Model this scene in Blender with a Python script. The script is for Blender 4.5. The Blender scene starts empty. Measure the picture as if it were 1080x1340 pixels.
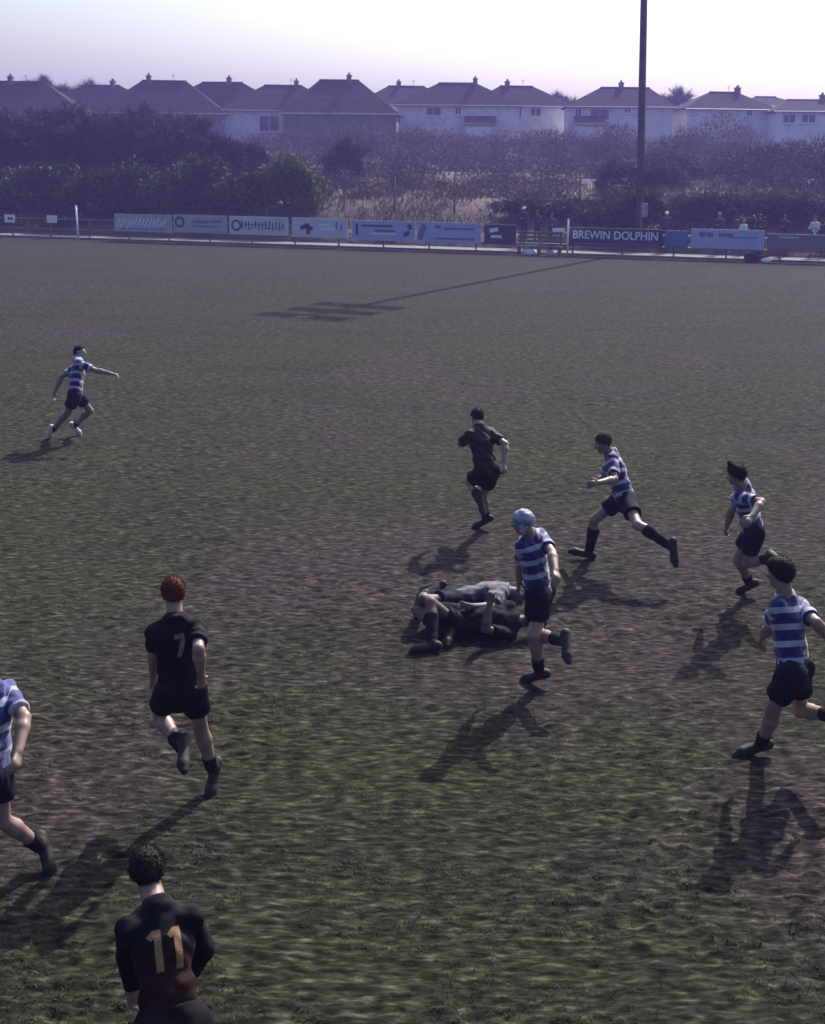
import bpy, bmesh, math, random
import numpy as np
from mathutils import Matrix, Vector
from mathutils.bvhtree import BVHTree

# ------------------------------------------------------------------ camera, sky, sun, exposure
sc = bpy.context.scene
COL = sc.collection
CAM_H, FOCAL, PITCH, ROLL = 4.6, 1700.0, math.radians(9.0), math.radians(0.6)
SUN_EL, SUN_AZ = math.radians(41), math.radians(26)      # azimuth: clockwise from straight ahead (+Y)

FWD = np.array([0, math.cos(PITCH), -math.sin(PITCH)])
RGT = np.array([1.0, 0, 0])
UPV = np.cross(RGT, FWD)
CR = math.cos(ROLL) * RGT + math.sin(ROLL) * UPV
CU = math.cos(ROLL) * UPV - math.sin(ROLL) * RGT
cam = bpy.data.cameras.new('camera')
cam.sensor_fit = 'VERTICAL'
cam.sensor_height = 36.0
cam.lens = FOCAL / 1340 * 36
cam.shift_y = -193.0 / 1340
cam.clip_start, cam.clip_end = 0.1, 3000
camo = bpy.data.objects.new('camera', cam)
COL.objects.link(camo)
camo.matrix_world = Matrix(((CR[0], CU[0], -FWD[0], 0), (CR[1], CU[1], -FWD[1], 0),
                            (CR[2], CU[2], -FWD[2], CAM_H), (0, 0, 0, 1)))
sc.camera = camo

world = bpy.data.worlds.new('World')
sc.world = world
world.use_nodes = True
wn, wl = world.node_tree.nodes, world.node_tree.links
sky = wn.new('ShaderNodeTexSky')
sky.sky_type = 'NISHITA'
sky.sun_disc = False
sky.sun_elevation, sky.sun_rotation = SUN_EL, SUN_AZ
sky.air_density, sky.dust_density, sky.ozone_density = 1.0, 6.0, 2.0
tint = wn.new('ShaderNodeMix')
tint.data_type = 'RGBA'
tint.blend_type = 'MULTIPLY'
tint.inputs[0].default_value = 1.0
tint.inputs[7].default_value = (0.96, 1.08, 1.17, 1)
wl.new(sky.outputs[0], tint.inputs[6])
wl.new(tint.outputs[2], wn['Background'].inputs[0])
wn['Background'].inputs[1].default_value = 0.123

sun = bpy.data.lights.new('sun', 'SUN')
sun.energy, sun.angle, sun.color = 5.0, math.radians(0.5), (1.0, 0.95, 0.88)
suno = bpy.data.objects.new('sun', sun)
COL.objects.link(suno)
sdir = Vector((math.sin(SUN_AZ) * math.cos(SUN_EL), math.cos(SUN_AZ) * math.cos(SUN_EL), math.sin(SUN_EL)))
suno.rotation_euler = sdir.to_track_quat('Z', 'Y').to_euler()
suno.location = sdir * 60

sc.view_settings.view_transform = 'Standard'
sc.view_settings.look = 'None'
sc.view_settings.exposure = 0.60
sc.view_settings.gamma = 1.0
sc.cycles.filter_width = 1.6
sc.cycles.max_bounces = 6
sc.cycles.volume_bounces = 1
sc.cycles.use_denoising = True

RNG = np.random.default_rng(7)
random.seed(7)

# ------------------------------------------------------------------ small maths
def ray(px, py):
    d = FWD * FOCAL + CR * (px - 540) - CU * (py - 477)
    return d / np.linalg.norm(d)
def at(px, py, Y):                       # point seen at (px,py) of the photo, Y metres ahead
    d = ray(px, py)
    return np.array([0, 0, CAM_H]) + d * (Y / d[1])
def ground_at(px, py, z=0.0):
    d = ray(px, py)
    return np.array([0, 0, CAM_H]) + d * ((z - CAM_H) / d[2])
def unit(v):
    v = np.asarray(v, float)
    return v / (np.linalg.norm(v) + 1e-12)
def orth(v, a):
    v = np.asarray(v, float)
    return unit(v - a * (v @ a))
def lerp(a, b, t):
    return a + (b - a) * t
def hash2(i, j, seed):
    n = (i * 374761393 + j * 668265263 + seed * 974634541) & 0xFFFFFFFF
    n = ((n ^ (n >> 13)) * 1274126177) & 0xFFFFFFFF
    return ((n ^ (n >> 16)) & 0xFFFF) / 65535.0
def vnoise(x, y, seed=0):
    xi = np.floor(x).astype(np.int64); yi = np.floor(y).astype(np.int64)
    xf = x - xi; yf = y - yi
    u = xf * xf * (3 - 2 * xf); v = yf * yf * (3 - 2 * yf)
    a = hash2(xi, yi, seed); b = hash2(xi + 1, yi, seed); c = hash2(xi, yi + 1, seed); d = hash2(xi + 1, yi + 1, seed)
    return (a * (1 - u) + b * u) * (1 - v) + (c * (1 - u) + d * u) * v
def fbm(x, y, seed=0, octv=3):
    r = 0; amp = 0.5; t = 0
    for o in range(octv):
        r = r + amp * vnoise(x * 2 ** o, y * 2 ** o, seed + o * 17); t += amp; amp *= 0.5
    return r / t

# ------------------------------------------------------------------ mesh helpers
def np_mesh(name, V, F, mats=(), smooth=True):
    """V (n,3); F (m,k) array of equal-sided faces."""
    me = bpy.data.meshes.new(name)
    V = np.asarray(V, np.float32); F = np.asarray(F, np.int32)
    k = F.shape[1]
    me.vertices.add(len(V)); me.vertices.foreach_set('co', V.ravel())
    me.loops.add(F.size); me.loops.foreach_set('vertex_index', F.ravel())
    me.polygons.add(len(F)); me.polygons.foreach_set('loop_start', np.arange(0, F.size, k, dtype=np.int32))
    me.update(calc_edges=True)
    me.validate()
    me.polygons.foreach_set('use_smooth', np.full(len(me.polygons), smooth))
    for m in mats:
        me.materials.append(m)
    return me
def link(name, me, parent=None, loc=None):
    o = bpy.data.objects.new(name, me)
    COL.objects.link(o)
    if parent is not None:
        o.parent = parent
    if loc is not None:
        o.location = loc
    return o
def tag(o, label=None, cat=None, group=None, kind=None):
    if label: o['label'] = label
    if cat: o['category'] = cat
    if group: o['group'] = group
    if kind: o['kind'] = kind
    return o
def empty(name, loc, label, cat, group=None, rz=0.0):
    o = bpy.data.objects.new(name, None)
    COL.objects.link(o)
    o.location = loc; o.rotation_euler.z = rz; o.empty_display_size = 0.2
    return tag(o, label, cat, group)

class MB:
    """collects boxes, tubes and polygons into one mesh"""
    def __init__(self): self.v = []; self.f = []
    def poly(self, pts):
        n = len(self.v); self.v += [tuple(p) for p in pts]; self.f.append(tuple(range(n, n + len(pts))))
    def box(self, c, s, M=None):
        n = len(self.v)
        for x in (-.5, .5):
            for y in (-.5, .5):
                for z in (-.5, .5):
                    p = np.array([x * s[0], y * s[1], z * s[2]])
                    if M is not None: p = M @ p
                    self.v.append(tuple(np.asarray(c) + p))
        for q in ((0, 1, 3, 2), (4, 6, 7, 5), (0, 4, 5, 1), (2, 3, 7, 6), (0, 2, 6, 4), (1, 5, 7, 3)):
            self.f.append(tuple(n + i for i in q))
    def tube(self, pts, rad, sides=8, cap=True):
        pts = [np.asarray(p, float) for p in pts]; n0 = len(self.v)
        ref = np.array([0.31, 0.95, 0.05])
        for i, p in enumerate(pts):
            d = unit(pts[min(i + 1, len(pts) - 1)] - pts[max(i - 1, 0)])
            a = unit(np.cross(d, ref if abs(d @ ref) < .95 else np.array([1., 0, 0]))); b = np.cross(d, a)
            r = rad[i] if hasattr(rad, '__len__') else rad
            for k in range(sides):
                t = 2 * math.pi * k / sides
                self.v.append(tuple(p + a * r * math.cos(t) + b * r * math.sin(t)))
        for i in range(len(pts) - 1):
            for k in range(sides):
                q = n0 + i * sides; k2 = (k + 1) % sides
                self.f.append((q + k, q + k2, q + sides + k2, q + sides + k))
        if cap:
            self.f.append(tuple(n0 + k for k in reversed(range(sides))))
            e = n0 + (len(pts) - 1) * sides
            self.f.append(tuple(e + k for k in range(sides)))
    def build(self, name, mat, parent=None, loc=None, smooth=False, bevel=0.0):
        me = bpy.data.meshes.new(name)
        me.from_pydata(self.v, [], self.f); me.update()
        bm = bmesh.new(); bm.from_mesh(me)
        bmesh.ops.recalc_face_normals(bm, faces=bm.faces)
        if bevel: bmesh.ops.bevel(bm, geom=bm.edges[:], offset=bevel, segments=1, affect='EDGES')
        bm.to_mesh(me); bm.free()
        if smooth: me.polygons.foreach_set('use_smooth', np.full(len(me.polygons), True))
        me.materials.append(mat)
        return link(name, me, parent, loc)

# ------------------------------------------------------------------ materials
def nodes_of(name):
    m = bpy.data.materials.new(name); m.use_nodes = True
    nt = m.node_tree
    return m, nt.nodes, nt.links, nt.nodes['Principled BSDF']
def ramp(n, stops):
    r = n.new('ShaderNodeValToRGB'); e = r.color_ramp.elements
    while len(e) < len(stops): e.new(0.5)
    for el, (p, c) in zip(e, stops):
        el.position = p; el.color = (*c, 1)
    return r
def mat_noise(name, c1, c2, scale=8.0, rough=0.8, bump=0.2, bscale=None, dist=0.01, detail=6.0, trans=0.0, spec=0.3):
    """two-tone noise colour with fine relief, in object space"""
    m, n, l, b = nodes_of(name)
    tc = n.new('ShaderNodeTexCoord')
    t = n.new('ShaderNodeTexNoise'); t.inputs['Scale'].default_value = scale; t.inputs['Detail'].default_value = detail
    l.new(tc.outputs['Object'], t.inputs['Vector'])
    r = ramp(n, ((0.3, c1), (0.7, c2))); l.new(t.outputs[0], r.inputs[0]); l.new(r.outputs[0], b.inputs['Base Color'])
    b.inputs['Roughness'].default_value = rough
    b.inputs['Specular IOR Level'].default_value = spec
    if bump:
        t2 = n.new('ShaderNodeTexNoise'); t2.inputs['Scale'].default_value = bscale or scale * 5; t2.inputs['Detail'].default_value = 4
        l.new(tc.outputs['Object'], t2.inputs['Vector'])
        bp = n.new('ShaderNodeBump'); bp.inputs['Strength'].default_value = bump; bp.inputs['Distance'].default_value = dist
        l.new(t2.outputs[0], bp.inputs['Height']); l.new(bp.outputs[0], b.inputs['Normal'])
    if trans:
        tr = n.new('ShaderNodeBsdfTranslucent'); l.new(r.outputs[0], tr.inputs[0])
        mx = n.new('ShaderNodeMixShader'); mx.inputs[0].default_value = trans
        l.new(b.outputs[0], mx.inputs[1]); l.new(tr.outputs[0], mx.inputs[2])
        l.new(mx.outputs[0], n['Material Output'].inputs[0])
    return m
def mat_hoops(name, blue, white, period=0.124, frac=0.64):
    m, n, l, b = nodes_of(name)
    a = n.new('ShaderNodeAttribute'); a.attribute_name = 'band'
    d = n.new('ShaderNodeMath'); d.operation = 'DIVIDE'; d.inputs[1].default_value = period; l.new(a.outputs['Fac'], d.inputs[0])
    f = n.new('ShaderNodeMath'); f.operation = 'FRACT'; l.new(d.outputs[0], f.inputs[0])
    g = n.new('ShaderNodeMath'); g.operation = 'GREATER_THAN'; g.inputs[1].default_value = frac; l.new(f.outputs[0], g.inputs[0])
    mx = n.new('ShaderNodeMix'); mx.data_type = 'RGBA'; mx.inputs[6].default_value = (*blue, 1); mx.inputs[7].default_value = (*white, 1)
    l.new(g.outputs[0], mx.inputs[0])
    tc = n.new('ShaderNodeTexCoord')
    t = n.new('ShaderNodeTexNoise'); t.inputs['Scale'].default_value = 7; t.inputs['Detail'].default_value = 5
    l.new(tc.outputs['Object'], t.inputs['Vector'])
    r = ramp(n, ((0.35, (0.62, 0.60, 0.57)), (0.6, (1, 1, 1)))); l.new(t.outputs[0], r.inputs[0])
    mu = n.new('ShaderNodeMix'); mu.data_type = 'RGBA'; mu.blend_type = 'MULTIPLY'; mu.inputs[0].default_value = 0.6
    l.new(mx.outputs[2], mu.inputs[6]); l.new(r.outputs[0], mu.inputs[7]); l.new(mu.outputs[2], b.inputs['Base Color'])
    b.inputs['Roughness'].default_value = 0.7; b.inputs['Sheen Weight'].default_value = 0.3; b.inputs['Specular IOR Level'].default_value = 0.2
    t2 = n.new('ShaderNodeTexNoise'); t2.inputs['Scale'].default_value = 22; l.new(tc.outputs['Object'], t2.inputs['Vector'])
    bp = n.new('ShaderNodeBump'); bp.inputs['Strength'].default_value = 0.35; bp.inputs['Distance'].default_value = 0.012
    l.new(t2.outputs[0], bp.inputs['Height']); l.new(bp.outputs[0], b.inputs['Normal'])
    return m
def mat_back(name):
    """black jersey whose lower back turns dark red (by distance below the collar)"""
    m, n, l, b = nodes_of(name)
    a = n.new('ShaderNodeAttribute'); a.attribute_name = 'band'
    tc = n.new('ShaderNodeTexCoord'); t = n.new('ShaderNodeTexNoise'); t.inputs['Scale'].default_value = 9; l.new(tc.outputs['Object'], t.inputs['Vector'])
    s = n.new('ShaderNodeMath'); s.operation = 'MULTIPLY_ADD'; s.inputs[1].default_value = 0.10; l.new(t.outputs[0], s.inputs[0]); l.new(a.outputs['Fac'], s.inputs[2])
    mr = n.new('ShaderNodeMapRange'); mr.inputs[1].default_value = 6.4 + .25; mr.inputs[2].default_value = 6.4 + .31; l.new(s.outputs[0], mr.inputs[0])
    mx = n.new('ShaderNodeMix'); mx.data_type = 'RGBA'; mx.inputs[6].default_value = (.0045, .0045, .008, 1); mx.inputs[7].default_value = (.018, .005, .006, 1)
    l.new(mr.outputs[0], mx.inputs[0]); l.new(mx.outputs[2], b.inputs['Base Color']); b.inputs['Roughness'].default_value = .8; b.inputs['Specular IOR Level'].default_value = .12
    t2 = n.new('ShaderNodeTexNoise'); t2.inputs['Scale'].default_value = 22; l.new(tc.outputs['Object'], t2.inputs['Vector'])
    bp = n.new('ShaderNodeBump'); bp.inputs['Strength'].default_value = .35; bp.inputs['Distance'].default_value = .012; l.new(t2.outputs[0], bp.inputs['Height']); l.new(bp.outputs[0], b.inputs['Normal'])
    return m
M = {}
M['skin'] = mat_noise('skin', (0.165, 0.105, 0.088), (0.27, 0.178, 0.148), 9, 0.5, 0.12, 60, 0.003, spec=0.4)
M['muddy_skin'] = mat_noise('muddy_skin', (0.10, 0.07, 0.055), (0.24, 0.16, 0.13), 7, 0.55, 0.15, 60, 0.003, spec=0.4)
M['mud_skin'] = mat_noise('mud_covered_skin', (0.035, 0.028, 0.024), (0.15, 0.105, 0.085), 6, 0.6, 0.3, 40, 0.006)
M['hoops'] = mat_hoops('hooped_jersey', (0.010, 0.007, 0.095), (0.30, 0.28, 0.41))
M['hoops_muddy'] = mat_hoops('muddy_hooped_jersey', (0.010, 0.009, 0.045), (0.075, 0.07, 0.09))
M['royal'] = mat_hoops('royal_hooped_jersey', (0.015, 0.022, 0.165), (0.34, 0.32, 0.44), 0.16, 0.72)
M['navy_cloth'] = mat_noise('navy_cloth', (0.005, 0.005, 0.014), (0.009, 0.009, 0.022), 10, 0.85, 0.35, 30, 0.01, spec=0.12)
M['black_cloth'] = mat_noise('black_cloth', (0.004, 0.0035, 0.006), (0.008, 0.007, 0.009), 10, 0.85, 0.35, 30, 0.01, spec=0.12)
M['maroon_cloth'] = mat_noise('maroon_cloth', (0.010, 0.004, 0.006), (0.026, 0.007, 0.009), 10, 0.75, 0.3, 30, 0.01)
M['maroon_back'] = mat_back('black_maroon_jersey')
M['number_grey'] = mat_noise('number_grey', (0.10, 0.085, 0.085), (0.20, 0.175, 0.17), 20, 0.7, 0.1)
M['number_gold'] = mat_noise('number_gold', (0.16, 0.085, 0.042), (0.25, 0.145, 0.075), 20, 0.7, 0.1)
M['sock_dark'] = mat_noise('sock_dark', (0.006, 0.006, 0.010), (0.018, 0.016, 0.018), 14, 0.9, 0.3, 90, 0.004, spec=0.1)
M['boot_black'] = mat_noise('boot_black', (0.006, 0.006, 0.006), (0.024, 0.02, 0.016), 12, 0.7, 0.2, 40, 0.004)
M['boot_white'] = mat_noise('boot_white', (0.28, 0.26, 0.25), (0.55, 0.53, 0.52), 12, 0.6, 0.2, 40, 0.004)
M['hair_dark'] = mat_noise('hair_dark', (0.010, 0.008, 0.007), (0.030, 0.022, 0.016), 30, 0.75, 0.8, 110, 0.008, spec=0.15)
M['hair_red'] = mat_noise('hair_red', (0.06, 0.015, 0.010), (0.13, 0.030, 0.017), 30, 0.75, 0.8, 110, 0.008, spec=0.15)
M['hair_brown'] = mat_noise('hair_brown', (0.025, 0.016, 0.010), (0.06, 0.038, 0.024), 30, 0.75, 0.8, 110, 0.008, spec=0.15)
M['hair_fair'] = mat_noise('hair_fair', (0.20, 0.16, 0.12), (0.34, 0.28, 0.21), 30, 0.75, 0.8, 110, 0.008, spec=0.15)
M['cap_pale'] = mat_noise('cap_pale', (0.03, 0.03, 0.10), (0.42, 0.40, 0.50), 16, 0.6, 0.5, 45, 0.01)
M['eye'] = mat_noise('eye', (0.5, 0.5, 0.5), (0.6, 0.6, 0.6), 10, 0.2, 0)
M['plastic_white'] = mat_noise('plastic_white', (0.62, 0.62, 0.66), (0.76, 0.76, 0.80), 3, 0.5, 0.1)
M['steel'] = mat_noise('steel', (0.16, 0.16, 0.18), (0.26, 0.26, 0.28), 4, 0.5, 0.15)
M['steel_dark'] = mat_noise('steel_dark', (0.05, 0.05, 0.06), (0.09, 0.09, 0.10), 4, 0.55, 0.15)
M['timber'] = mat_noise('timber', (0.07, 0.05, 0.04), (0.16, 0.12, 0.09), 6, 0.85, 0.4, 30, 0.01)
M['concrete'] = mat_noise('concrete', (0.08, 0.078, 0.08), (0.14, 0.136, 0.135), 3, 0.9, 0.3, 20, 0.01)
M['bark'] = mat_noise('bark', (0.035, 0.028, 0.024), (0.09, 0.075, 0.062), 5, 0.95, 0.6, 20, 0.02)
M['twig'] = mat_noise('twig', (0.03, 0.022, 0.022), (0.065, 0.05, 0.046), 0.6, 0.95, 0)
M['leaf_dark'] = mat_noise('leaf_dark', (0.018, 0.026, 0.014), (0.055, 0.070, 0.030), 1.3, 0.75, 0, trans=0.1, spec=0.08)
M['leaf_green'] = mat_noise('leaf_green', (0.03, 0.045, 0.014), (0.09, 0.11, 0.035), 1.3, 0.75, 0, trans=0.2, spec=0.08)
M['scrub'] = mat_noise('scrub', (0.052, 0.039, 0.040), (0.085, 0.064, 0.060), 0.25, 0.9, 0, trans=0.15)
M['scrub_dark'] = mat_noise('scrub_dark', (0.034, 0.030, 0.030), (0.062, 0.053, 0.048), 0.5, 0.9, 0, trans=0.1)
M['dry_grass'] = mat_noise('dry_grass', (0.05, 0.032, 0.029), (0.08, 0.050, 0.043), 0.4, 0.9, 0, trans=0.3)

# ------------------------------------------------------------------ the pitch
FA = np.array([-23.38, 73.55]); FE = unit(np.array([42.44, -13.37])); FN = np.array([-FE[1], FE[0]])   # far touchline barrier
def fpos(s, u, z=0.0):
    p = FA + FE * s + FN * u
    return np.array([p[0], p[1], z])
def f_s(px, u=0.0):                       # distance along the barrier of photo column px
    d = ray(px, 320); o = FA + FN * u
    A = np.array([[d[0], -FE[0]], [d[1], -FE[1]]])
    t = np.linalg.solve(A, o)
    return t[1]
def f_z(px, py, u=0.0):                   # height on the barrier plane
    p = fpos(f_s(px, u), u)
    return at(px, py, p[1])[2]
def sdist(x, y):
    return (x - FA[0]) * FN[0] + (y - FA[1]) * FN[1]
def mudmask(x, y):
    m = fbm(x * 0.23 + 3.1, y * 0.16 + 1.7, 5, 4) * 0.75 + fbm(x * 0.9, y * 0.9, 23, 3) * 0.25
    m = m + 0.16 * np.exp(-((x - 0.2) ** 2 / 9 + (y - 10.6) ** 2 / 5)) + 0.06 * np.exp(-((x + 4) ** 2 / 8 + (y - 11) ** 2 / 6)) + 0.10 * np.exp(-((x - 2.2) ** 2 / 3 + (y - 8.2) ** 2 / 2.0)) + 0.12 * np.exp(-((x + 0.3) ** 2 / 4 + (y - 5.4) ** 2 / 0.8)) + 0.08 * np.exp(-((x + 2.6) ** 2 / 2 + (y - 8.8) ** 2 / 2))
    m = m + 0.085 * np.clip((10.5 - y) / 4, 0, 1)
    return np.clip((m - 0.53 - 0.05 * np.clip((y - 16) / 20, 0, 1)) / 0.15, 0, 1)
def bumps(x, y):
    b = (fbm(x * 3.0, y * 5.0, 31, 2) - 0.5) * 0.020
    c = vnoise(x * 6.5 + y * 1.5, y * 17, 47); b = b + (np.abs(c - 0.5) - 0.25) * -0.025 + (vnoise(x * 13, y * 30, 53) - 0.5) * 0.020 + np.clip(vnoise(x * 17 + y * 5, y * 21, 57) - 0.55, 0, 1) * 0.040
    pits = np.clip(vnoise(x * 5.1, y * 8.6, 61) - 0.70, 0, 1) * -0.055
    swell = (fbm(x * 0.6, y * 0.6, 71, 2) - 0.5) * 0.02
    fade = np.clip(1.25 - y / 50, 0.2, 1)
    rough = np.clip(0.15 + 2.6 * (fbm(x * 0.55 + 9, y * 0.8, 83, 3) - 0.28), 0.25, 1.5)
    return (b + pits) * fade * rough + swell

m, n, l, b = nodes_of('pitch_turf')
tc = n.new('ShaderNodeTexCoord')
am = n.new('ShaderNodeAttribute'); am.attribute_name = 'mud'
t1 = n.new('ShaderNodeTexNoise'); t1.inputs['Scale'].default_value = 0.55; t1.inputs['Detail'].default_value = 5
t2 = n.new('ShaderNodeTexNoise'); t2.inputs['Scale'].default_value = 9.0; t2.inputs['Detail'].default_value = 6
t3 = n.new('ShaderNodeTexNoise'); t3.inputs['Scale'].default_value = 30.0; t3.inputs['Detail'].default_value = 4
mp = n.new('ShaderNodeMapping'); mp.inputs['Scale'].default_value = (0.45, 1.25, 1.0); l.new(tc.outputs['Object'], mp.inputs['Vector'])
for t in (t1, t2, t3): l.new(mp.outputs[0], t.inputs['Vector'])
g1 = ramp(n, ((0.25, (0.0086, 0.0093, 0.0058)), (0.5, (0.0196, 0.0208, 0.0137)), (0.75, (0.0390, 0.0395, 0.0270)))); l.new(t2.outputs[0], g1.inputs[0])
g2 = ramp(n, ((0.3, (0.80, 0.84, 0.92)), (0.5, (1.0, 1.0, 1.0)), (0.7, (1.08, 1.08, 0.92)))); l.new(t1.outputs[0], g2.inputs[0])
gm = n.new('ShaderNodeMix'); gm.data_type = 'RGBA'; gm.blend_type = 'MULTIPLY'; gm.inputs[0].default_value = 1
l.new(g1.outputs[0], gm.inputs[6]); l.new(g2.outputs[0], gm.inputs[7])
mud = ramp(n, ((0.3, (0.0135, 0.0108, 0.0110)), (0.7, (0.0395, 0.0315, 0.0320)))); l.new(t2.outputs[0], mud.inputs[0])
mx = n.new('ShaderNodeMix'); mx.data_type = 'RGBA'
l.new(am.outputs['Fac'], mx.inputs[0]); l.new(gm.outputs[2], mx.inputs[6]); l.new(mud.outputs[0], mx.inputs[7])
t4 = n.new('ShaderNodeTexNoise'); t4.inputs['Scale'].default_value = 19.0; t4.inputs['Detail'].default_value = 3; l.new(mp.outputs[0], t4.inputs['Vector'])
fl = ramp(n, ((0.34, (0.22, 0.22, 0.22)), (0.47, (0.78, 0.78, 0.78)), (0.58, (1.4, 1.38, 1.32)), (0.68, (3.0, 2.9, 2.65)))); l.new(t4.outputs[0], fl.inputs[0])
fm_ = n.new('ShaderNodeMix'); fm_.data_type = 'RGBA'; fm_.blend_type = 'MULTIPLY'; fm_.inputs[0].default_value = 0.9
l.new(mx.outputs[2], fm_.inputs[6]); l.new(fl.outputs[0], fm_.inputs[7]); l.new(fm_.outputs[2], b.inputs['Base Color'])
b.inputs['Roughness'].default_value = 1.0; b.inputs['Specular IOR Level'].default_value = 0.04
bp = n.new('ShaderNodeBump'); bp.inputs['Strength'].default_value = 0.6; bp.inputs['Distance'].default_value = 0.035
bp2 = n.new('ShaderNodeBump'); bp2.inputs['Strength'].default_value = 0.7; bp2.inputs['Distance'].default_value = 0.015
l.new(t2.outputs[0], bp.inputs['Height']); l.new(t3.outputs[0], bp2.inputs['Height']); l.new(bp.outputs[0], bp2.inputs['Normal'])
l.new(bp2.outputs[0], b.inputs['Normal'])
M['turf'] = m

NR, NC = 940, 380
dd = 2.4 * (90 / 2.4) ** (np.arange(NR) / (NR - 1))
cc = np.linspace(-1, 1, NC)
Y = np.repeat(dd[:, None], NC, 1); X = cc[None, :] * (0.42 * dd[:, None] + 2.2)
Z = bumps(X, Y)
V = np.stack([X, Y, Z], -1).reshape(-1, 3)
ii = (np.arange(NR - 1)[:, None] * NC + np.arange(NC - 1)[None, :]).ravel()
me = np_mesh('pitch', V, np.stack([ii, ii + 1, ii + NC + 1, ii + NC], 1), [M['turf']])
at_ = me.attributes.new('mud', 'FLOAT', 'POINT'); at_.data.foreach_set('value', mudmask(X, Y).ravel().astype(np.float32))
tag(link('pitch', me), kind='structure')

gb = MB(); gb.poly([(-425, -425, -0.09), (425, -425, -0.09), (425, 425, -0.09), (-425, 425, -0.09)])
tag(gb.build('ground', M['turf']), kind='structure')

# worn grass standing on the pitch, thinner on the mud
def blades(P, h, w, lean, rng):
    """one bent blade (two triangles) per point"""
    k = len(P); a = rng.uniform(0, 2 * math.pi, k); la = rng.uniform(0, 2 * math.pi, k)
    side = np.stack([np.cos(a), np.sin(a), np.zeros(k)], 1) * (w * rng.uniform(.6, 1.3, k))[:, None]
    hh = h * rng.uniform(.45, 1.25, k)
    ln = np.stack([np.cos(la), np.sin(la), np.zeros(k)], 1) * (hh * lean * rng.uniform(.2, 1.2, k))[:, None]
    up = np.stack([np.zeros(k), np.zeros(k), hh], 1)
    v = np.stack([P - side, P + side, P + up + ln], 1).reshape(-1, 3)
    q = np.arange(k) * 3
    F = np.stack([q, q + 1, q + 2], 1)
    return v, F
def pitch_points(nt, dmin, dmax, rng, bias):
    u = rng.uniform(0, 1, nt)
    d = dmin * (dmax / dmin) ** (u ** bias)
    x = rng.uniform(-1, 1, nt) * (0.40 * d + 1.0)
    keep = rng.uniform(0, 1, nt) > mudmask(x, d) * 0.6
    keep &= fbm(x * 2.2, d * 2.2, 91, 3) > 0.30 + 0.2 * rng.uniform(0, 1, nt)
    return x[keep], d[keep]
M['grass'] = mat_noise('grass_blade', (0.028, 0.030, 0.017), (0.10, 0.098, 0.062), 3.5, 0.6, 0, trans=0.5)
x, d = pitch_points(60000, 3.6, 45, RNG, 0.75)
x = np.repeat(x, 6) + RNG.normal(0, 0.028, len(x) * 6); d = np.repeat(d, 6) + RNG.normal(0, 0.012, len(d) * 6)
V, F = blades(np.stack([x, d, bumps(x, d) - 0.006], 1), 0.026, 0.0050, 1.5, RNG)
tag(link('grass', np_mesh('grass', V, F, [M['grass']], False)), 'short worn grass tufts standing on the muddy pitch', 'grass', kind='stuff')

# ------------------------------------------------------------------ hillside beyond the barrier
def tz(x, y):
    u = sdist(x, y)
    s1 = np.clip((u - 3.0) / 7.0, 0, 1); s1 = s1 * s1 * (3 - 2 * s1)
    s2 = np.clip((u - 9) / 72.0, 0, 1)
    top = 4.4 - 0.016 * x
    s0 = np.clip((u - 2.65) / 0.8, 0, 1)
    z = 0.55 * s0 * s0 * (3 - 2 * s0) + 1.5 * s1 + s2 * top * (0.75 + 0.25 * s2) + (fbm(x * 0.12, y * 0.12, 3, 3) - .5) * 1.1 * s1
    return np.where(u < 2.65, -0.05, z)
gx = np.unique(np.concatenate([np.linspace(-420, -90, 12), np.linspace(-90, 90, 121), np.linspace(90, 420, 12)]))
gu = np.unique(np.concatenate([np.linspace(2.62, 14, 24), np.linspace(14, 110, 65), np.linspace(110, 300, 12)]))
GX, GU = np.meshgrid(gx, gu)
GY = FA[1] + (GU - (GX - FA[0]) * FN[0]) / FN[1]
V = np.stack([GX, GY, tz(GX, GY)], -1).reshape(-1, 3)
w_ = len(gx); ii = (np.arange(len(gu) - 1)[:, None] * w_ + np.arange(w_ - 1)[None, :]).ravel()
M['hill'] = mat_noise('hillside_soil', (0.035, 0.022, 0.02), (0.065, 0.04, 0.036), 0.25, 0.95, 0.6, 2.0, 0.2)
tag(link('hillside', np_mesh('hillside', V, np.stack([ii, ii + 1, ii + w_ + 1, ii + w_], 1), [M['hill']])), kind='structure')

def strip(name, s0, s1, u0, u1, z0, z1, mat):
    q = MB()
    ss = np.linspace(s0, s1, 60)
    for a, c in zip(ss[:-1], ss[1:]):
        q.poly([fpos(a, u0, z1), fpos(c, u0, z1), fpos(c, u1, z1), fpos(a, u1, z1)])
        q.poly([fpos(a, u0, z0), fpos(c, u0, z0), fpos(c, u0, z1), fpos(a, u0, z1)])
    return tag(q.build(name, mat), kind='structure')
strip('path', -40, 90, 0.25, 2.65, -0.05, 0.055, M['concrete'])
strip('kerb', -40, 90, 0.05, 0.246, -0.05, 0.11, M['concrete'])

# rough dry grass over the bank
k = 26000
s_ = RNG.uniform(-8, 62, k); u_ = 3.2 + RNG.uniform(0, 1, k) ** 1.6 * 26
P = FA[None] + FE[None] * s_[:, None] + FN[None] * u_[:, None]
ok = fbm(P[:, 0] * .35, P[:, 1] * .35, 12, 3) > 0.44
P = P[ok]; P3 = np.stack([P[:, 0], P[:, 1], tz(P[:, 0], P[:, 1]) - .03], 1)
V, F = blades(P3, 0.75, 0.035, 1.0, RNG)
tag(link('rough_grass', np_mesh('rough_grass', V, F, [M['dry_grass']], False)), 'long dry tan grass covering the bank behind the barrier', 'grass', kind='stuff')

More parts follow.
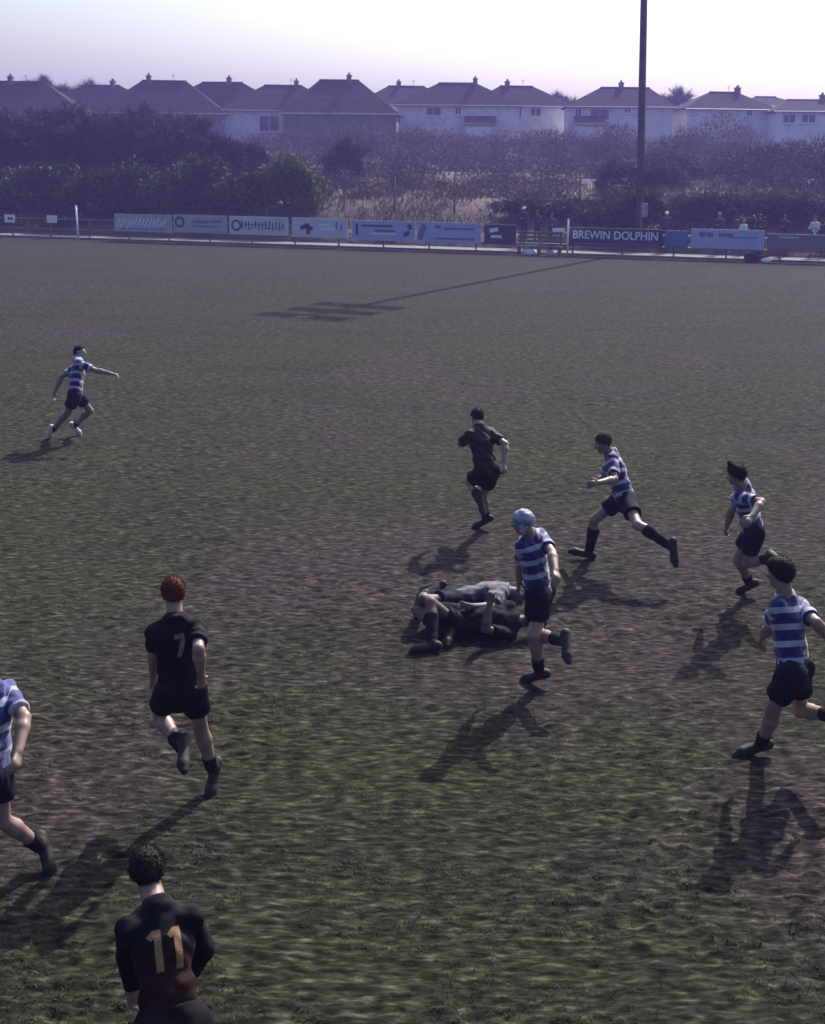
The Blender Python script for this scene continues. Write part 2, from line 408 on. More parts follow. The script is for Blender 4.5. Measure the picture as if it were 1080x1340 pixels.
def leaf_quads(C, N_, size, rng, aspect=0.6):
    k = len(C)
    a = rng.normal(0, 1, (k, 3)) + N_ * 0.6; a /= np.linalg.norm(a, axis=1)[:, None]
    b_ = np.cross(a, rng.normal(0, 1, (k, 3))); b_ /= np.linalg.norm(b_, axis=1)[:, None] + 1e-9
    sz = size * rng.uniform(.5, 1.4, k)[:, None]
    c_ = np.cross(a, b_)
    v = np.stack([C - b_ * sz, C + c_ * sz * aspect, C + b_ * sz, C - c_ * sz * aspect], 1).reshape(-1, 3)
    q = np.arange(k) * 4
    return v, np.stack([q, q + 1, q + 2, q + 3], 1)
def twig_strips(C, D_, length, width, rng):
    k = len(C)
    d_ = D_ + rng.normal(0, .45, (k, 3)); d_ /= np.linalg.norm(d_, axis=1)[:, None]
    s = np.cross(d_, rng.normal(0, 1, (k, 3))); s /= np.linalg.norm(s, axis=1)[:, None] + 1e-9
    ln = length * rng.uniform(.5, 1.4, k)[:, None]
    v = np.stack([C - s * width, C + s * width, C + d_ * ln], 1).reshape(-1, 3)
    q = np.arange(k) * 3
    return v, np.stack([q, q + 1, q + 2], 1)

# scrub that covers the slope as one mass: low thorn and bramble clumps
cl = []
for _ in range(620):
    s = RNG.uniform(-16, 70); u = 11 + 70 * RNG.uniform(0, 1) ** 0.85
    p = FA + FE * s + FN * u
    if 16 < u < 34 and 18 < s < 46 and RNG.uniform() < .35: continue
    cl.append((p[0], p[1], float(tz(p[0], p[1])), RNG.uniform(.9, 2.4), RNG.uniform(.7, 1.7)))
Vs, Fs, off = [], [], 0
Vt, Ft, offt = [], [], 0
for (cx, cy, cz, r, h) in cl:
    k = 220
    dv = RNG.normal(0, 1, (k, 3)); dv /= np.linalg.norm(dv, axis=1)[:, None]; dv[:, 2] = np.abs(dv[:, 2])
    C = np.array([cx, cy, cz - .1]) + dv * np.array([r, r, h]) * RNG.uniform(.45, 1.05, k)[:, None]
    v, f = leaf_quads(C, dv, 0.115, RNG); Vs.append(v); Fs.append(f + off); off += len(v)
    v, f = twig_strips(C[:110], dv[:110] + np.array([0, 0, .5]), 0.75, 0.016, RNG); Vt.append(v); Ft.append(f + offt); offt += len(v)
tag(link('scrub', np_mesh('scrub', np.concatenate(Vs), np.concatenate(Fs), [M['scrub']], False)), 'purplish brown winter scrub covering the slope below the houses', 'scrub', kind='stuff')
tag(link('thorn_twigs', np_mesh('thorn_twigs', np.concatenate(Vt), np.concatenate(Ft), [M['twig']], False)), 'bare thorny twigs sticking out of the hillside scrub', 'scrub', kind='stuff')

# ------------------------------------------------------------------ bushes and trees
def bush(name, c, R, nleaf, mat, label, cat, group=None, clumps=16, leaf=0.13, seed=0, twigs=0, stem=True):
    rng = np.random.default_rng(seed)
    o = empty(name, c, label, cat, group)
    R = np.asarray(R, float); cs = []
    for _ in range(clumps):
        d_ = unit(rng.normal(0, 1, 3)); d_[2] = abs(d_[2]) * 1.1 - .12
        cs.append((d_ * R * rng.uniform(.45, .82) + np.array([0, 0, R[2] * .35]), rng.uniform(.28, .48)))
    P_, N_ = [], []
    per = nleaf // clumps
    for (q, f) in cs:
        d_ = rng.normal(0, 1, (per, 3)); d_ /= np.linalg.norm(d_, axis=1)[:, None]
        P_.append(q + d_ * R * f * rng.uniform(.55, 1.08, per)[:, None]); N_.append(d_)
    P_ = np.concatenate(P_); N_ = np.concatenate(N_)
    P_[:, 2] = np.maximum(P_[:, 2], 0.02)
    v, f = leaf_quads(P_, N_, leaf, rng)
    link('crown', np_mesh('crown', v, f, [mat], False), o)
    sb = MB()
    for i in range(5):
        q = cs[i % len(cs)][0]
        sb.tube([(rng.normal(0, .1), rng.normal(0, .1), -.3), q * .5, q], [.07, .05, .02], 5)
    if twigs:
        tv, tf = twig_strips(P_[:twigs], N_[:twigs] + np.array([0, 0, .5]), .6, .014, rng)
        link('twigs', np_mesh('twigs', tv, tf, [M['twig']], False), o)
    sb.build('trunk', M['bark'], o, smooth=True)
    return o
def bare_tree(c, height, spread, label, seed, group='bare trees around the houses and thicket', depth=5, twig_w=0.016, stems=1):
    rng = np.random.default_rng(seed)
    o = empty('bare_tree', c, label, 'tree', group)
    tb, cb, tw = MB(), MB(), []
    def grow(p, d_, ln, r, lev):
        e = p + d_ * ln
        mid = (p + e) / 2 + rng.normal(0, ln * .05, 3)
        (tb if lev < 2 else cb).tube([p, mid, e], [r, r * .85, r * .68], 6 if lev < 2 else 3, cap=False)
        if lev >= depth - 1:
            for _ in range(14):
                tw.append((lerp(p, e, rng.uniform(.2, 1)), unit(d_ + rng.normal(0, .5, 3)), ))
        if lev < depth:
            for _ in range(3 if lev else 5):
                nd = unit(d_ * .9 + rng.normal(0, .42 * spread, 3) + np.array([0, 0, .16]))
                grow(lerp(p, e, rng.uniform(.55, 1.0)), nd, ln * rng.uniform(.6, .82), r * .58, lev + 1)
    for _ in range(stems):
        grow(np.array([rng.normal(0, .25), rng.normal(0, .25), -.3]) if stems > 1 else np.array([0, 0, -.3]),
             unit(np.array([rng.normal(0, .12), rng.normal(0, .12), 1])), height * .30, height * .020 + .03, 0)
    tb.build('trunk', M['bark'], o, smooth=True)
    br = tag(cb.build('branches', M['bark'], o), kind='stuff')
    C = np.array([t[0] for t in tw]); D_ = np.array([t[1] for t in tw])
    v, f = twig_strips(C, D_, height * .11, twig_w, rng)
    link('crown', np_mesh('crown', v, f, [M['twig']], False), o)
    o.scale = [height / max(v[:, 2].max(), .1)] * 3
    return o
def on_hill(px, u):
    s = f_s(px, u); p = fpos(s, u); p[2] = float(tz(p[0], p[1])); return p
def height_to(px, py, p):
    return at(px, py, p[1])[2] - p[2]

# evergreen screen behind the left boards (photo column, depth behind barrier, top row, half width)
ev = [(-25, 7, 212, 2.6, 'leaf_dark'), (32, 6, 226, 2.2, 'leaf_dark'), (72, 7.5, 214, 2.2, 'leaf_dark'), (125, 6, 222, 2.4, 'leaf_dark'), (170, 7, 216, 2.3, 'leaf_dark'),
      (225, 6, 226, 2.1, 'leaf_dark'), (268, 7, 208, 2.4, 'leaf_dark'), (318, 6.5, 226, 2.2, 'leaf_dark'), (385, 7, 208, 2.5, 'leaf_green')]
evl = ['dark evergreen shrub behind the two small white signs on the left', 'dark evergreen shrub growing around a leaning bare trunk',
       'dark evergreen shrub left of the white marker post', 'dark evergreen shrub right of the white marker post', 'dark evergreen shrub above the script lettered board',
       'dark evergreen shrub above the board with the round emblem', 'tall dark evergreen shrub with sunlit leaf flecks below a pale house wall',
       'low dark evergreen shrub above the board with dark lettering', 'round green sunlit evergreen bush at the right end of the hedge']
for i, ((px, u, ty, w, mt), lb) in enumerate(zip(ev, evl)):
    p = on_hill(px, u); h = height_to(px, ty, p)
    bush('evergreen_shrub', p, (w, 1.9, h * .80), 5200, M[mt], lb, 'shrub', 'evergreen shrubs behind the left boards', 26, .13, 100 + i)
# the thicket of bare trees behind them
th = [(-12, 16, 118, 1), (22, 22, 132, 2), (52, 13, 140, 1), (88, 18, 122, 2), (120, 24, 136, 2), (152, 15, 140, 1), (186, 22, 128, 2), (214, 13, 150, 1), (250, 20, 142, 2), (288, 15, 170, 2), (330, 22, 180, 2), (452, 26, 172, 2), (8, 12, 150, 2), (105, 14, 140, 2), (170, 17, 130, 2), (232, 16, 146, 2)]
thl = ['bare tree at the far left of the thicket below the first house', 'many stemmed bare tree in the thicket left of a leaning trunk', 'leaning bare tree with a pale straight trunk in the thicket',
       'wide bare tree in the thicket below the gap after the first roof', 'bare tree in the thicket below the second roof', 'bare tree behind the script lettered board',
       'wide bare tree in the thicket below the third roof', 'slim dark bare tree above the round emblem board', 'bare tree against the pale wall of the fourth house',
       'low bare tree between two evergreen shrubs', 'low bare tree left of the round green bush', 'bare tree hiding the lower wall of the sixth house', 'bare tree just behind the first small white sign', 'bare tree rising behind the white marker post on the left', 'bare tree rising against the roof of the third house', 'bare tree rising against the right hip of the third roof']
for i, ((px, u, ty, st), lb) in enumerate(zip(th, thl)):
    p = on_hill(px, u); h = height_to(px, ty, p)
    bare_tree(p, h, 1.0, lb, 200 + i, depth=4, stems=st + 2, twig_w=.035)
# distinct bushes on the slope
bs = [(1010, 30, 186, 6.0, 3.0, 'scrub_dark', 'large dark thorn thicket on the slope below the last houses'), (1075, 26, 190, 4.0, 2.6, 'scrub_dark', 'dark thorn thicket at the right end of the slope'),
      (945, 33, 205, 3.4, 2.4, 'scrub_dark', 'dark bush beside the large thorn thicket'), (875, 30, 193, 2.6, 2.2, 'scrub_dark', 'brown bush standing alone right of the floodlight mast'),
      (858, 22, 214, 2.4, 1.6, 'scrub_dark', 'low dark bush just right of the floodlight mast'), (802, 20, 210, 1.5, 1.3, 'scrub_dark', 'small bush left of the floodlight mast'),
      (470, 48, 168, 4.5, 3.0, 'scrub', 'broad pale purple bush below the sixth house'), (560, 60, 163, 6.0, 3.0, 'scrub', 'long bramble mound below the white house with two windows'), (690, 62, 168, 6.0, 3.0, 'scrub', 'long bramble mound below the two white houses'),
      (800, 58, 168, 4.5, 3.0, 'scrub', 'bramble mound behind the floodlight mast'), (930, 60, 152, 5.5, 3.0, 'scrub', 'tall bramble mound hiding the wall of a hipped house'),
      (795, 6.6, 262, 2.4, 1.2, 'scrub', 'dark bramble clump at the foot of the floodlight mast'), (838, 5.6, 252, 2.2, 1.0, 'scrub', 'brown bramble clump right of the mast foot'), (760, 7.4, 262, 2.0, 1.2, 'scrub', 'bramble clump behind the lettered navy board'),
      (700, 7.5, 258, 2.4, 1.4, 'scrub', 'bramble clump behind the timber bench'), (915, 7.4, 256, 2.6, 1.4, 'scrub', 'bramble clump behind the pale lavender board'), (990, 7.5, 252, 2.8, 1.4, 'scrub', 'bramble clump behind the seated group of spectators'), (1060, 7.4, 252, 2.6, 1.4, 'scrub', 'bramble clump behind the dark grey board')]
for i, (px, u, ty, w, dp, mt, lb) in enumerate(bs):
    p = on_hill(px, u); h = max(.8, height_to(px, ty, p))
    bush('thorn_bush', p, (w, dp, h * .80), 5200, M[mt], lb, 'bush', 'thorn bushes on the slope', 24, .085, 300 + i, twigs=900)

# ------------------------------------------------------------------ houses on the skyline
def mat_roof(name, c1, c2):
    m, n, l, b = nodes_of(name)
    tc = n.new('ShaderNodeTexCoord')
    w = n.new('ShaderNodeTexWave'); w.bands_direction = 'Z'; w.inputs['Scale'].default_value = 1.6; w.inputs['Distortion'].default_value = .6
    t = n.new('ShaderNodeTexNoise'); t.inputs['Scale'].default_value = 2.5; t.inputs['Detail'].default_value = 6
    l.new(tc.outputs['Object'], w.inputs['Vector']); l.new(tc.outputs['Object'], t.inputs['Vector'])
    r = ramp(n, ((.3, c1), (.7, c2))); l.new(t.outputs[0], r.inputs[0]); l.new(r.outputs[0], b.inputs['Base Color'])
    bp = n.new('ShaderNodeBump'); bp.inputs['Strength'].default_value = .5; bp.inputs['Distance'].default_value = .06
    l.new(w.outputs[0], bp.inputs['Height']); l.new(bp.outputs[0], b.inputs['Normal']); b.inputs['Roughness'].default_value = 1.0; b.inputs['Specular IOR Level'].default_value = .05
    return m
M['roof'] = mat_roof('roof_tile', (.018, .016, .018), (.04, .033, .034))
M['roof_red'] = mat_roof('roof_tile_brown', (.025, .02, .02), (.05, .038, .036))
M['render'] = mat_noise('house_render', (.55, .54, .54), (.70, .69, .69), 1.2, .9, .2, 12, .01)
M['render_grey'] = mat_noise('house_render_grey', (.10, .10, .11), (.16, .155, .16), 1.2, .9, .2, 12, .01)
m, n, l, b = nodes_of('window_glass'); b.inputs['Base Color'].default_value = (.02, .022, .03, 1); b.inputs['Roughness'].default_value = .12
M['glass'] = m
M['brick'] = mat_noise('chimney_brick', (.10, .06, .05), (.2, .13, .11), 5, .9, .3, 20, .01)

def house(pxl, pxr, rl, rr, ry, Y, chim, wins, label, wall='render', eave_y=None, roofm='roof', yaw=0.0, depth=7.5, ext=None):
    pl, pr = at(pxl, ry, Y), at(pxr, ry, Y)
    W = pr[0] - pl[0]; cx = (pl[0] + pr[0]) / 2; zr = at((rl + rr) / 2, ry, Y)[2]
    ez = at((pxl + pxr) / 2, eave_y, Y - depth / 2)[2] if eave_y else zr - 3.2
    base = min(float(tz(np.float64(cx), np.float64(Y - depth / 2))), ez - 2.6) - .4
    o = empty('house', (cx, Y, base), label, 'house', 'houses along the skyline', yaw)
    hw = ez - base; hr = zr - base; ww = W - .7; wd = depth - .7
    q = MB(); q.box((0, 0, hw / 2), (ww, wd, hw)); q.build('wall', M[wall], o)
    q = MB()
    a0, a1 = at(rl, ry, Y)[0] - cx, at(rr, ry, Y)[0] - cx
    e = [(-W / 2, -depth / 2, hw), (W / 2, -depth / 2, hw), (W / 2, depth / 2, hw), (-W / 2, depth / 2, hw)]
    eb = [(x_, y_, z_ - .16) for x_, y_, z_ in e]
    r0, r1 = (a0, 0, hr), (a1, 0, hr)
    q.poly([e[0], e[1], r1, r0]); q.poly([e[2], e[3], r0, r1]); q.poly([e[1], e[2], r1]); q.poly([e[3], e[0], r0])
    for i in range(4): q.poly([eb[i], eb[(i + 1) % 4], e[(i + 1) % 4], e[i]])
    q.poly(eb[::-1])
    rf = q.build('roof', M[roofm], o)
    q = MB(); q.tube([r0, r1], .11, 6); q.build('ridge_tiles', M[roofm], rf, smooth=True)
    q = MB(); q.tube([(-W / 2, -depth / 2 - .07, hw - .1), (W / 2, -depth / 2 - .07, hw - .1)], .07, 6); q.build('gutter', M['steel'], o)
    for cpx in chim:
        x_ = at(cpx, ry, Y)[0] - cx
        q = MB(); q.box((x_, .1, hr - .1), (.5, .8, 1.2)); q.box((x_, .1, hr + .53), (.62, .92, .1))
        q.tube([(x_, -.1, hr + .57), (x_, -.1, hr + .85)], .10, 8); q.tube([(x_, .3, hr + .57), (x_, .3, hr + .8)], .10, 8)
        q.build('chimney', M['brick'], rf)
    if ext:                                  # lean-to return at the back with its own small roof
        ex0, ex1, eh = ext; q = MB(); q.box(((ex0 + ex1) / 2, -depth / 2 - 1.2, eh / 2), (ex1 - ex0, 2.9, eh)); ew = q.build('extension', M[wall], o)
        q = MB(); q.poly([(ex0 - .2, -depth / 2 - 2.8, eh - .05), (ex1 + .2, -depth / 2 - 2.8, eh - .05), (ex1 + .2, -depth / 2 + .3, eh + 1.0), (ex0 - .2, -depth / 2 + .3, eh + 1.0)])
        q.poly([(ex0 - .2, -depth / 2 - 2.8, eh - .15), (ex1 + .2, -depth / 2 - 2.8, eh - .15), (ex1 + .2, -depth / 2 - 2.8, eh - .05), (ex0 - .2, -depth / 2 - 2.8, eh - .05)]); q.build('extension_roof', M[roofm], ew)
    if chim and yaw > 0:
        q = MB(); ax_ = a0 + (a1 - a0) * .7; q.tube([(ax_, .2, hr - .1), (ax_, .2, hr + .8)], .02, 5)
        for dz in (0, .16): q.tube([(ax_ - .22, .2, hr + .55 + dz), (ax_ + .22, .2, hr + .55 + dz)], .014, 4)
        q.build('aerial', M['steel_dark'], rf)
    for (a, c_, y0, y1) in wins:
        pa, pb = at(a, y0, Y - depth / 2), at(c_, y1, Y - depth / 2)
        wx0, wx1, wz1, wz0 = pa[0] - cx, pb[0] - cx, pa[2] - base, pb[2] - base
        wy = -wd / 2; cxw, czw, sx, sz = (wx0 + wx1) / 2, (wz0 + wz1) / 2, wx1 - wx0, wz1 - wz0
        f = MB()
        for (bx_, bz_, sx_, sz_) in ((cxw, wz0, sx + .1, .1), (cxw, wz1, sx + .1, .1), (wx0, czw, .1, sz - .1), (wx1, czw, .1, sz - .1), (cxw, czw, .07, sz - .1)):
            f.box((bx_, wy - .05, bz_), (sx_, .12, sz_))
        f.box((cxw, wy - .10, wz0 - .09), (sx + .3, .22, .07))
        wo = f.build('window', M['plastic_white'], o)
        for sgn in (-1, 1):
            g = MB(); g.box((cxw + sgn * sx / 4, wy - .015, czw), (sx / 2 - .09, .02, sz - .1)); g.build('pane', M['glass'], wo)
    return o
house(-76, 122, -24, 58, 107, 146, [14], [], 'first hipped house behind the bare thicket, mostly hidden', 'render_grey', 150, depth=8, yaw=0.05)
house(40, 226, 108, 158, 112, 160, [148], [], 'second house, dark roof between two larger roofs', 'render_grey', 146, yaw=-0.08)
house(132, 298, 186, 244, 106, 150, [195], [(184, 196, 150, 164)], 'third house with a tall chimney at the left end of its ridge', 'render_grey', 147, depth=8, yaw=0.06)
house(198, 386, 264, 318, 108, 158, [300], [(280, 296, 152, 164)], 'fourth house with a chimney near the middle and a pale wall', 'render', 145, ext=(2.0, 6.0, 3.0), yaw=-0.05)
house(286, 458, 346, 396, 112, 153, [388], [(336, 362, 151, 172)], 'fifth house with one large dark window under its eaves', 'render', 144, yaw=0.08)
house(372, 526, 418, 470, 105, 147, [457], [], 'sixth house with the broadest roof and a thin chimney', 'render_grey', 148, 'roof_red', depth=8.5, yaw=-0.04)
house(462, 604, 508, 556, 113, 166, [522], [(521, 530, 139, 148)], 'seventh house, low roof half hidden behind the next one', 'render', 137, yaw=0.1)
house(518, 684, 574, 624, 109, 155, [622], [(560, 580, 140, 151), (598, 606, 140, 150)], 'eighth house with white wall and a chimney at the right ridge end', 'render', 137, ext=(1.0, 4.2, 2.6), yaw=-0.06)
house(606, 748, 654, 698, 113, 160, [664], [(640, 646, 141, 150), (672, 680, 141, 156), (692, 706, 141, 152)], 'ninth house with three small windows in its white wall', 'render', 138, yaw=0.07)
house(738, 880, 786, 850, 115, 151, [813], [(756, 764, 141, 152), (776, 800, 142, 157), (820, 828, 141, 148)], 'tenth house directly behind the floodlight mast', 'render', 139, ext=(-5.0, -2.0, 2.8), depth=8, yaw=-0.05)
house(884, 1008, 928, 966, 121, 152, [966], [(975, 983, 141, 152)], 'eleventh house with a light side wall and a thin ridge chimney', 'render', 142, yaw=0.09)
house(950, 1048, 988, 1016, 127, 164, [], [], 'twelfth house, small roof showing behind its neighbours', 'render_grey', 138, yaw=0.05)
house(1006, 1116, 1030, 1080, 131, 147, [1076], [(1030, 1046, 149, 161), (1054, 1072, 149, 161)], 'thirteenth house with two square windows at the right end', 'render', 145, 'roof_red', yaw=-0.08)
for i, (px, ty, Y, lb) in enumerate([(72, 92, 168, 'bare tree rising behind the first two roofs'), (120, 97, 170, 'small bare tree rising behind the second roof'), (728, 113, 170, 'rounded bare tree between the ninth and tenth house'), (882, 106, 166, 'upright bare tree right of the tenth house'), (38, 100, 172, 'thin bare tree behind the first roof')]):
    q = at(px, ty, Y); g = float(tz(q[0], q[1]))
    bare_tree((q[0], q[1], g), (q[2] - g) * 1.0, .8, lb, 400 + i, depth=5, twig_w=.03)

# ------------------------------------------------------------------ floodlight mast
pb = ground_at(836, 329)
pb[2] = float(tz(pb[0], pb[1])) - .1
tipg = ground_at(345, 425)
MAST_H = 27.5
fm = empty('floodlight_mast', pb, 'tall slim grey floodlight mast rising out of the bank into the sky', 'floodlight', None)
fm.rotation_euler.y = math.radians(-1.0)
q = MB(); q.tube([(0, 0, -.3), (0, 0, 8), (0, 0, 17), (0, 0, MAST_H)], [.20, .185, .17, .16], 14); q.build('pole', M['steel_dark'], fm, smooth=True)
q = MB(); q.box((0, 0, .12), (.8, .8, .12)); q.build('base_plate', M['steel'], fm)
q = MB(); q.box((.24, -.12, 1.5), (.28, .18, .7)); q.build('control_box', M['steel'], fm)
ca, sa = math.cos(-SUN_AZ), math.sin(-SUN_AZ)
for zz in (MAST_H - .1, MAST_H - 1.5, MAST_H - 2.9):
    q = MB(); q.tube([(-1.5 * ca, -1.5 * sa, zz), (1.5 * ca, 1.5 * sa, zz)], .07, 8); q.build('crossbar', M['steel'], fm)
    for k in (-1.2, -.5, .5, 1.2):
        Rm = np.array([[ca, -sa, 0], [sa, ca, 0], [0, 0, 1]])
        q = MB(); q.box((k * ca, k * sa, zz + .38), (.62, .34, .58), Rm); hd = q.build('lamp_head', M['steel'], fm)
        q = MB(); q.box((k * ca + .18 * sa, k * sa - .18 * ca, zz + .38), (.52, .03, .48), Rm); q.build('lens', M['glass'], hd)

# ------------------------------------------------------------------ barrier with advertising boards
M['bd_grey'] = mat_noise('board_grey', (.30, .30, .36), (.38, .38, .44), 1.2, .6, .1)
M['bd_pale'] = mat_noise('board_pale', (.46, .46, .54), (.56, .56, .64), 1.2, .6, .1)
M['bd_blue'] = mat_noise('board_pale_blue', (.30, .32, .52), (.40, .42, .62), 1.2, .6, .1)
M['bd_navy'] = mat_noise('board_navy', (.016, .018, .075), (.026, .028, .10), 1.2, .55, .1)
M['bd_cyan'] = mat_noise('board_blue', (.03, .11, .30), (.045, .15, .36), 1.2, .55, .1)
M['bd_dark'] = mat_noise('board_dark_grey', (.10, .10, .13), (.15, .15, .18), 1.2, .6, .1)
M['ink'] = mat_noise('print_dark', (.018, .018, .05), (.03, .03, .07), 4, .6, 0)
M['ink_mid'] = mat_noise('print_mid', (.10, .10, .22), (.14, .14, .27), 4, .6, 0)
M['ink_white'] = mat_noise('print_white', (.66, .66, .72), (.78, .78, .84), 4, .6, 0)
FROT = math.atan2(FE[1], FE[0])
def board(px0, px1, y0, y1, mat, label, name='advertising_board', u=0.0, zfix=None):
    s0, s1 = f_s(px0, u), f_s(px1, u); mid = (px0 + px1) / 2
    z1, z0 = f_z(mid, y0, u), f_z(mid, y1, u)
    if zfix: z0, z1 = zfix
    c = fpos((s0 + s1) / 2, u)
    o = empty(name, c, label, 'board', 'boards along the far barrier', FROT)
    w = s1 - s0 - .06
    q = MB(); q.box((0, 0, (z0 + z1) / 2), (w, .025, z1 - z0)); q.build('panel', mat, o)
    q = MB()
    for zz in (z0 + .02, z1 - .02): q.box((0, .035, zz), (w, .045, .045))
    q.build('backing_frame', M['steel_dark'], o)
    return o, w, z0, z1
def marks(o, name, mat, boxes, y=-.0165):
    q = MB()
    for (x_, z_, sx, sz, *r) in boxes:
        a = r[0] if r else 0
        Rm = np.array([[math.cos(a), 0, -math.sin(a)], [0, 1, 0], [math.sin(a), 0, math.cos(a)]])
        q.box((x_, y, z_), (sx, .006, sz), Rm)
    return q.build(name, mat, o)
def ring(o, name, mat, x_, z_, r, w_, y=-.0165):
    q = MB()
    for i in range(20):
        a0, a1 = 2 * math.pi * i / 20, 2 * math.pi * (i + 1) / 20
        q.poly([(x_ + r * math.cos(a0), y, z_ + r * math.sin(a0)), (x_ + r * math.cos(a1), y, z_ + r * math.sin(a1)), (x_ + (r - w_) * math.cos(a1), y, z_ + (r - w_) * math.sin(a1)), (x_ + (r - w_) * math.cos(a0), y, z_ + (r - w_) * math.sin(a0))])
    return q.build(name, mat, o)
def lettering(o, text, mat, x_, z_, h, w=None, y=-.019):
    cu = bpy.data.curves.new('lettering', 'FONT'); cu.body = text; cu.align_x = 'CENTER'; cu.align_y = 'CENTER'; cu.size = h * 1.38; cu.extrude = .003; cu.offset = .008
    to = bpy.data.objects.new('lettering', cu)
    me = bpy.data.meshes.new_from_object(to); bpy.data.objects.remove(to)
    co = np.array([v.co[:] for v in me.vertices])
    if w: co[:, 0] *= w / (co[:, 0].max() - co[:, 0].min())
    co = np.stack([co[:, 0] + x_, np.full(len(co), y) - co[:, 2], co[:, 1] + z_], 1)
    me.vertices.foreach_set('co', co.astype(np.float32).ravel()); me.update(); me.materials.append(mat)
    return link('lettering', me, o)
o, w, z0, z1 = board(150, 226, 280.5, 303.5, M['bd_grey'], 'grey board with slanting pale script at the left end of the boards')
zc, hh = (z0 + z1) / 2, z1 - z0
rs = random.Random(3)
marks(o, 'script', M['ink_white'], [(-w / 2 + .25 + i * w * .062, zc + rs.uniform(-.06, .1) * hh, .07, hh * rs.uniform(.35, .7), -.45) for i in range(14)])
marks(o, 'underline', M['ink_mid'], [(0, z0 + .16, w * .8, .05)])
o, w, z0, z1 = board(227, 298, 281.5, 305, M['bd_grey'], 'grey board with a dark round emblem and faint rows of print'); zc, hh = (z0 + z1) / 2, z1 - z0
ring(o, 'emblem', M['ink'], -w * .38, zc + .08, .30, .12)
marks(o, 'print', M['ink_mid'], [(w * .02, zc + .12, w * .32, .13), (w * .30, zc + .15, w * .2, .10), (w * .1, zc - .12, w * .5, .07)])
o, w, z0, z1 = board(300, 378, 283.5, 307.5, M['bd_pale'], 'pale board with one row of large dark letters'); zc, hh = (z0 + z1) / 2, z1 - z0
ring(o, 'initial', M['ink'], -w * .38, zc, .30, .11)
marks(o, 'script', M['ink'], [(-w * .28 + i * w * .058, zc + rs.uniform(-.05, .05), .075, hh * rs.uniform(.28, .5), rs.uniform(-.15, .1)) for i in range(13)])
marks(o, 'script_bars', M['ink_mid'], [(-w * .05, zc + .06, w * .4, .045), (w * .25, zc - .14, w * .3, .045)])
o, w, z0, z1 = board(382, 456, 285.5, 311, M['bd_pale'], 'pale board with a dark bird shaped emblem'); zc, hh = (z0 + z1) / 2, z1 - z0
marks(o, 'emblem', M['ink'], [(-w * .27, zc + .05, .52, .22, .3), (-w * .20, zc + .04, .5, .20, -.5), (-w * .21, zc - .18, .2, .32, .1)])
marks(o, 'print', M['ink_white'], [(w * .08, zc + .16, w * .22, .09), (w * .16, zc - .05, w * .3, .12)]); marks(o, 'print', M['ink_mid'], [(w * .3, zc + .12, .09, .4), (w * .38, zc + .05, .09, .3)])
o, w, z0, z1 = board(460, 544, 289, 315, M['bd_blue'], 'pale blue board with ruled lines and a dark curl at its right'); zc, hh = (z0 + z1) / 2, z1 - z0
marks(o, 'print', M['ink'], [(-w * .42, zc + .05, .14, .6), (-w * .1, zc + .24, w * .5, .10), (w * .02, zc + .0, w * .32, .08)]); marks(o, 'print', M['ink_white'], [(w * .0, zc - .16, w * .4, .07)])
marks(o, 'emblem', M['ink'], [(w * .42, zc + .22, .22, .26, .3), (w * .37, zc - .12, .34, .22, .5)])
o, w, z0, z1 = board(545, 630, 291, 318, M['bd_blue'], 'pale blue board with a slanting band and one long line of print'); zc, hh = (z0 + z1) / 2, z1 - z0
marks(o, 'band', M['ink_mid'], [(-w * .42, zc, .3, .8, -.35)]); marks(o, 'print', M['ink_mid'], [(w * .16, zc + .2, w * .46, .10), (-w * .17, zc + .28, .3, .16), (w * .1, zc - .3, w * .6, .10)])
o, w, z0, z1 = board(633, 676, 294, 320, M['bd_navy'], 'short navy board with a pale emblem beside the timber bench'); zc, hh = (z0 + z1) / 2, z1 - z0
marks(o, 'emblem', M['ink_white'], [(-w * .2, zc + .22, .45, .2, .2), (-w * .12, zc - .1, .55, .13)])
o, w, z0, z1 = board(743, 868, 299, 322.5, M['bd_navy'], 'long navy board with large white capital letters'); zc, hh = (z0 + z1) / 2, z1 - z0
lettering(o, 'BREWIN DOLPHIN', M['ink_white'], .0, zc + .08, hh * .46, w * .90)
marks(o, 'underline', M['ink_mid'], [(0, z0 + .10, w * .9, .05)])
o, w, z0, z1 = board(869, 901, 302, 323.5, M['bd_cyan'], 'plain bright blue board end between navy and lavender boards'); o['label'] = 'plain bright blue panel between the navy and lavender boards'
o, w, z0, z1 = board(903, 1001, 300.5, 326, M['bd_blue'], 'plain lavender board with faint print below the spectators'); zc, hh = (z0 + z1) / 2, z1 - z0
marks(o, 'print', M['ink_mid'], [(-w * .34, zc + .2, .3, .22), (-w * .24, zc + .2, .3, .22), (-w * .02, zc + .2, w * .2, .16), (w * .2, zc + .1, w * .4, .06)])
o, w, z0, z1 = board(1003, 1100, 307, 329, M['bd_dark'], 'dark grey board with a pale top edge at the right end'); zc, hh = (z0 + z1) / 2, z1 - z0
marks(o, 'print', M['bd_grey'], [(-w * .2, z1 - .15, w * .28, .10)])
# small signs hung on the far left of the rail
for px0, px1, y0, y1, lb in ((7, 21, 281, 291, 'small white sign with a dark panel on the left rail'), (62, 76, 282, 291.5, 'small plain white sign nearest the white marker post')):
    o, w, z0, z1 = board(px0, px1, y0, y1, M['ink_white'], lb, 'small_sign')
    if px0 == 7: marks(o, 'print', M['ink'], [(.05, (z0 + z1) / 2, w * .5, .12)])
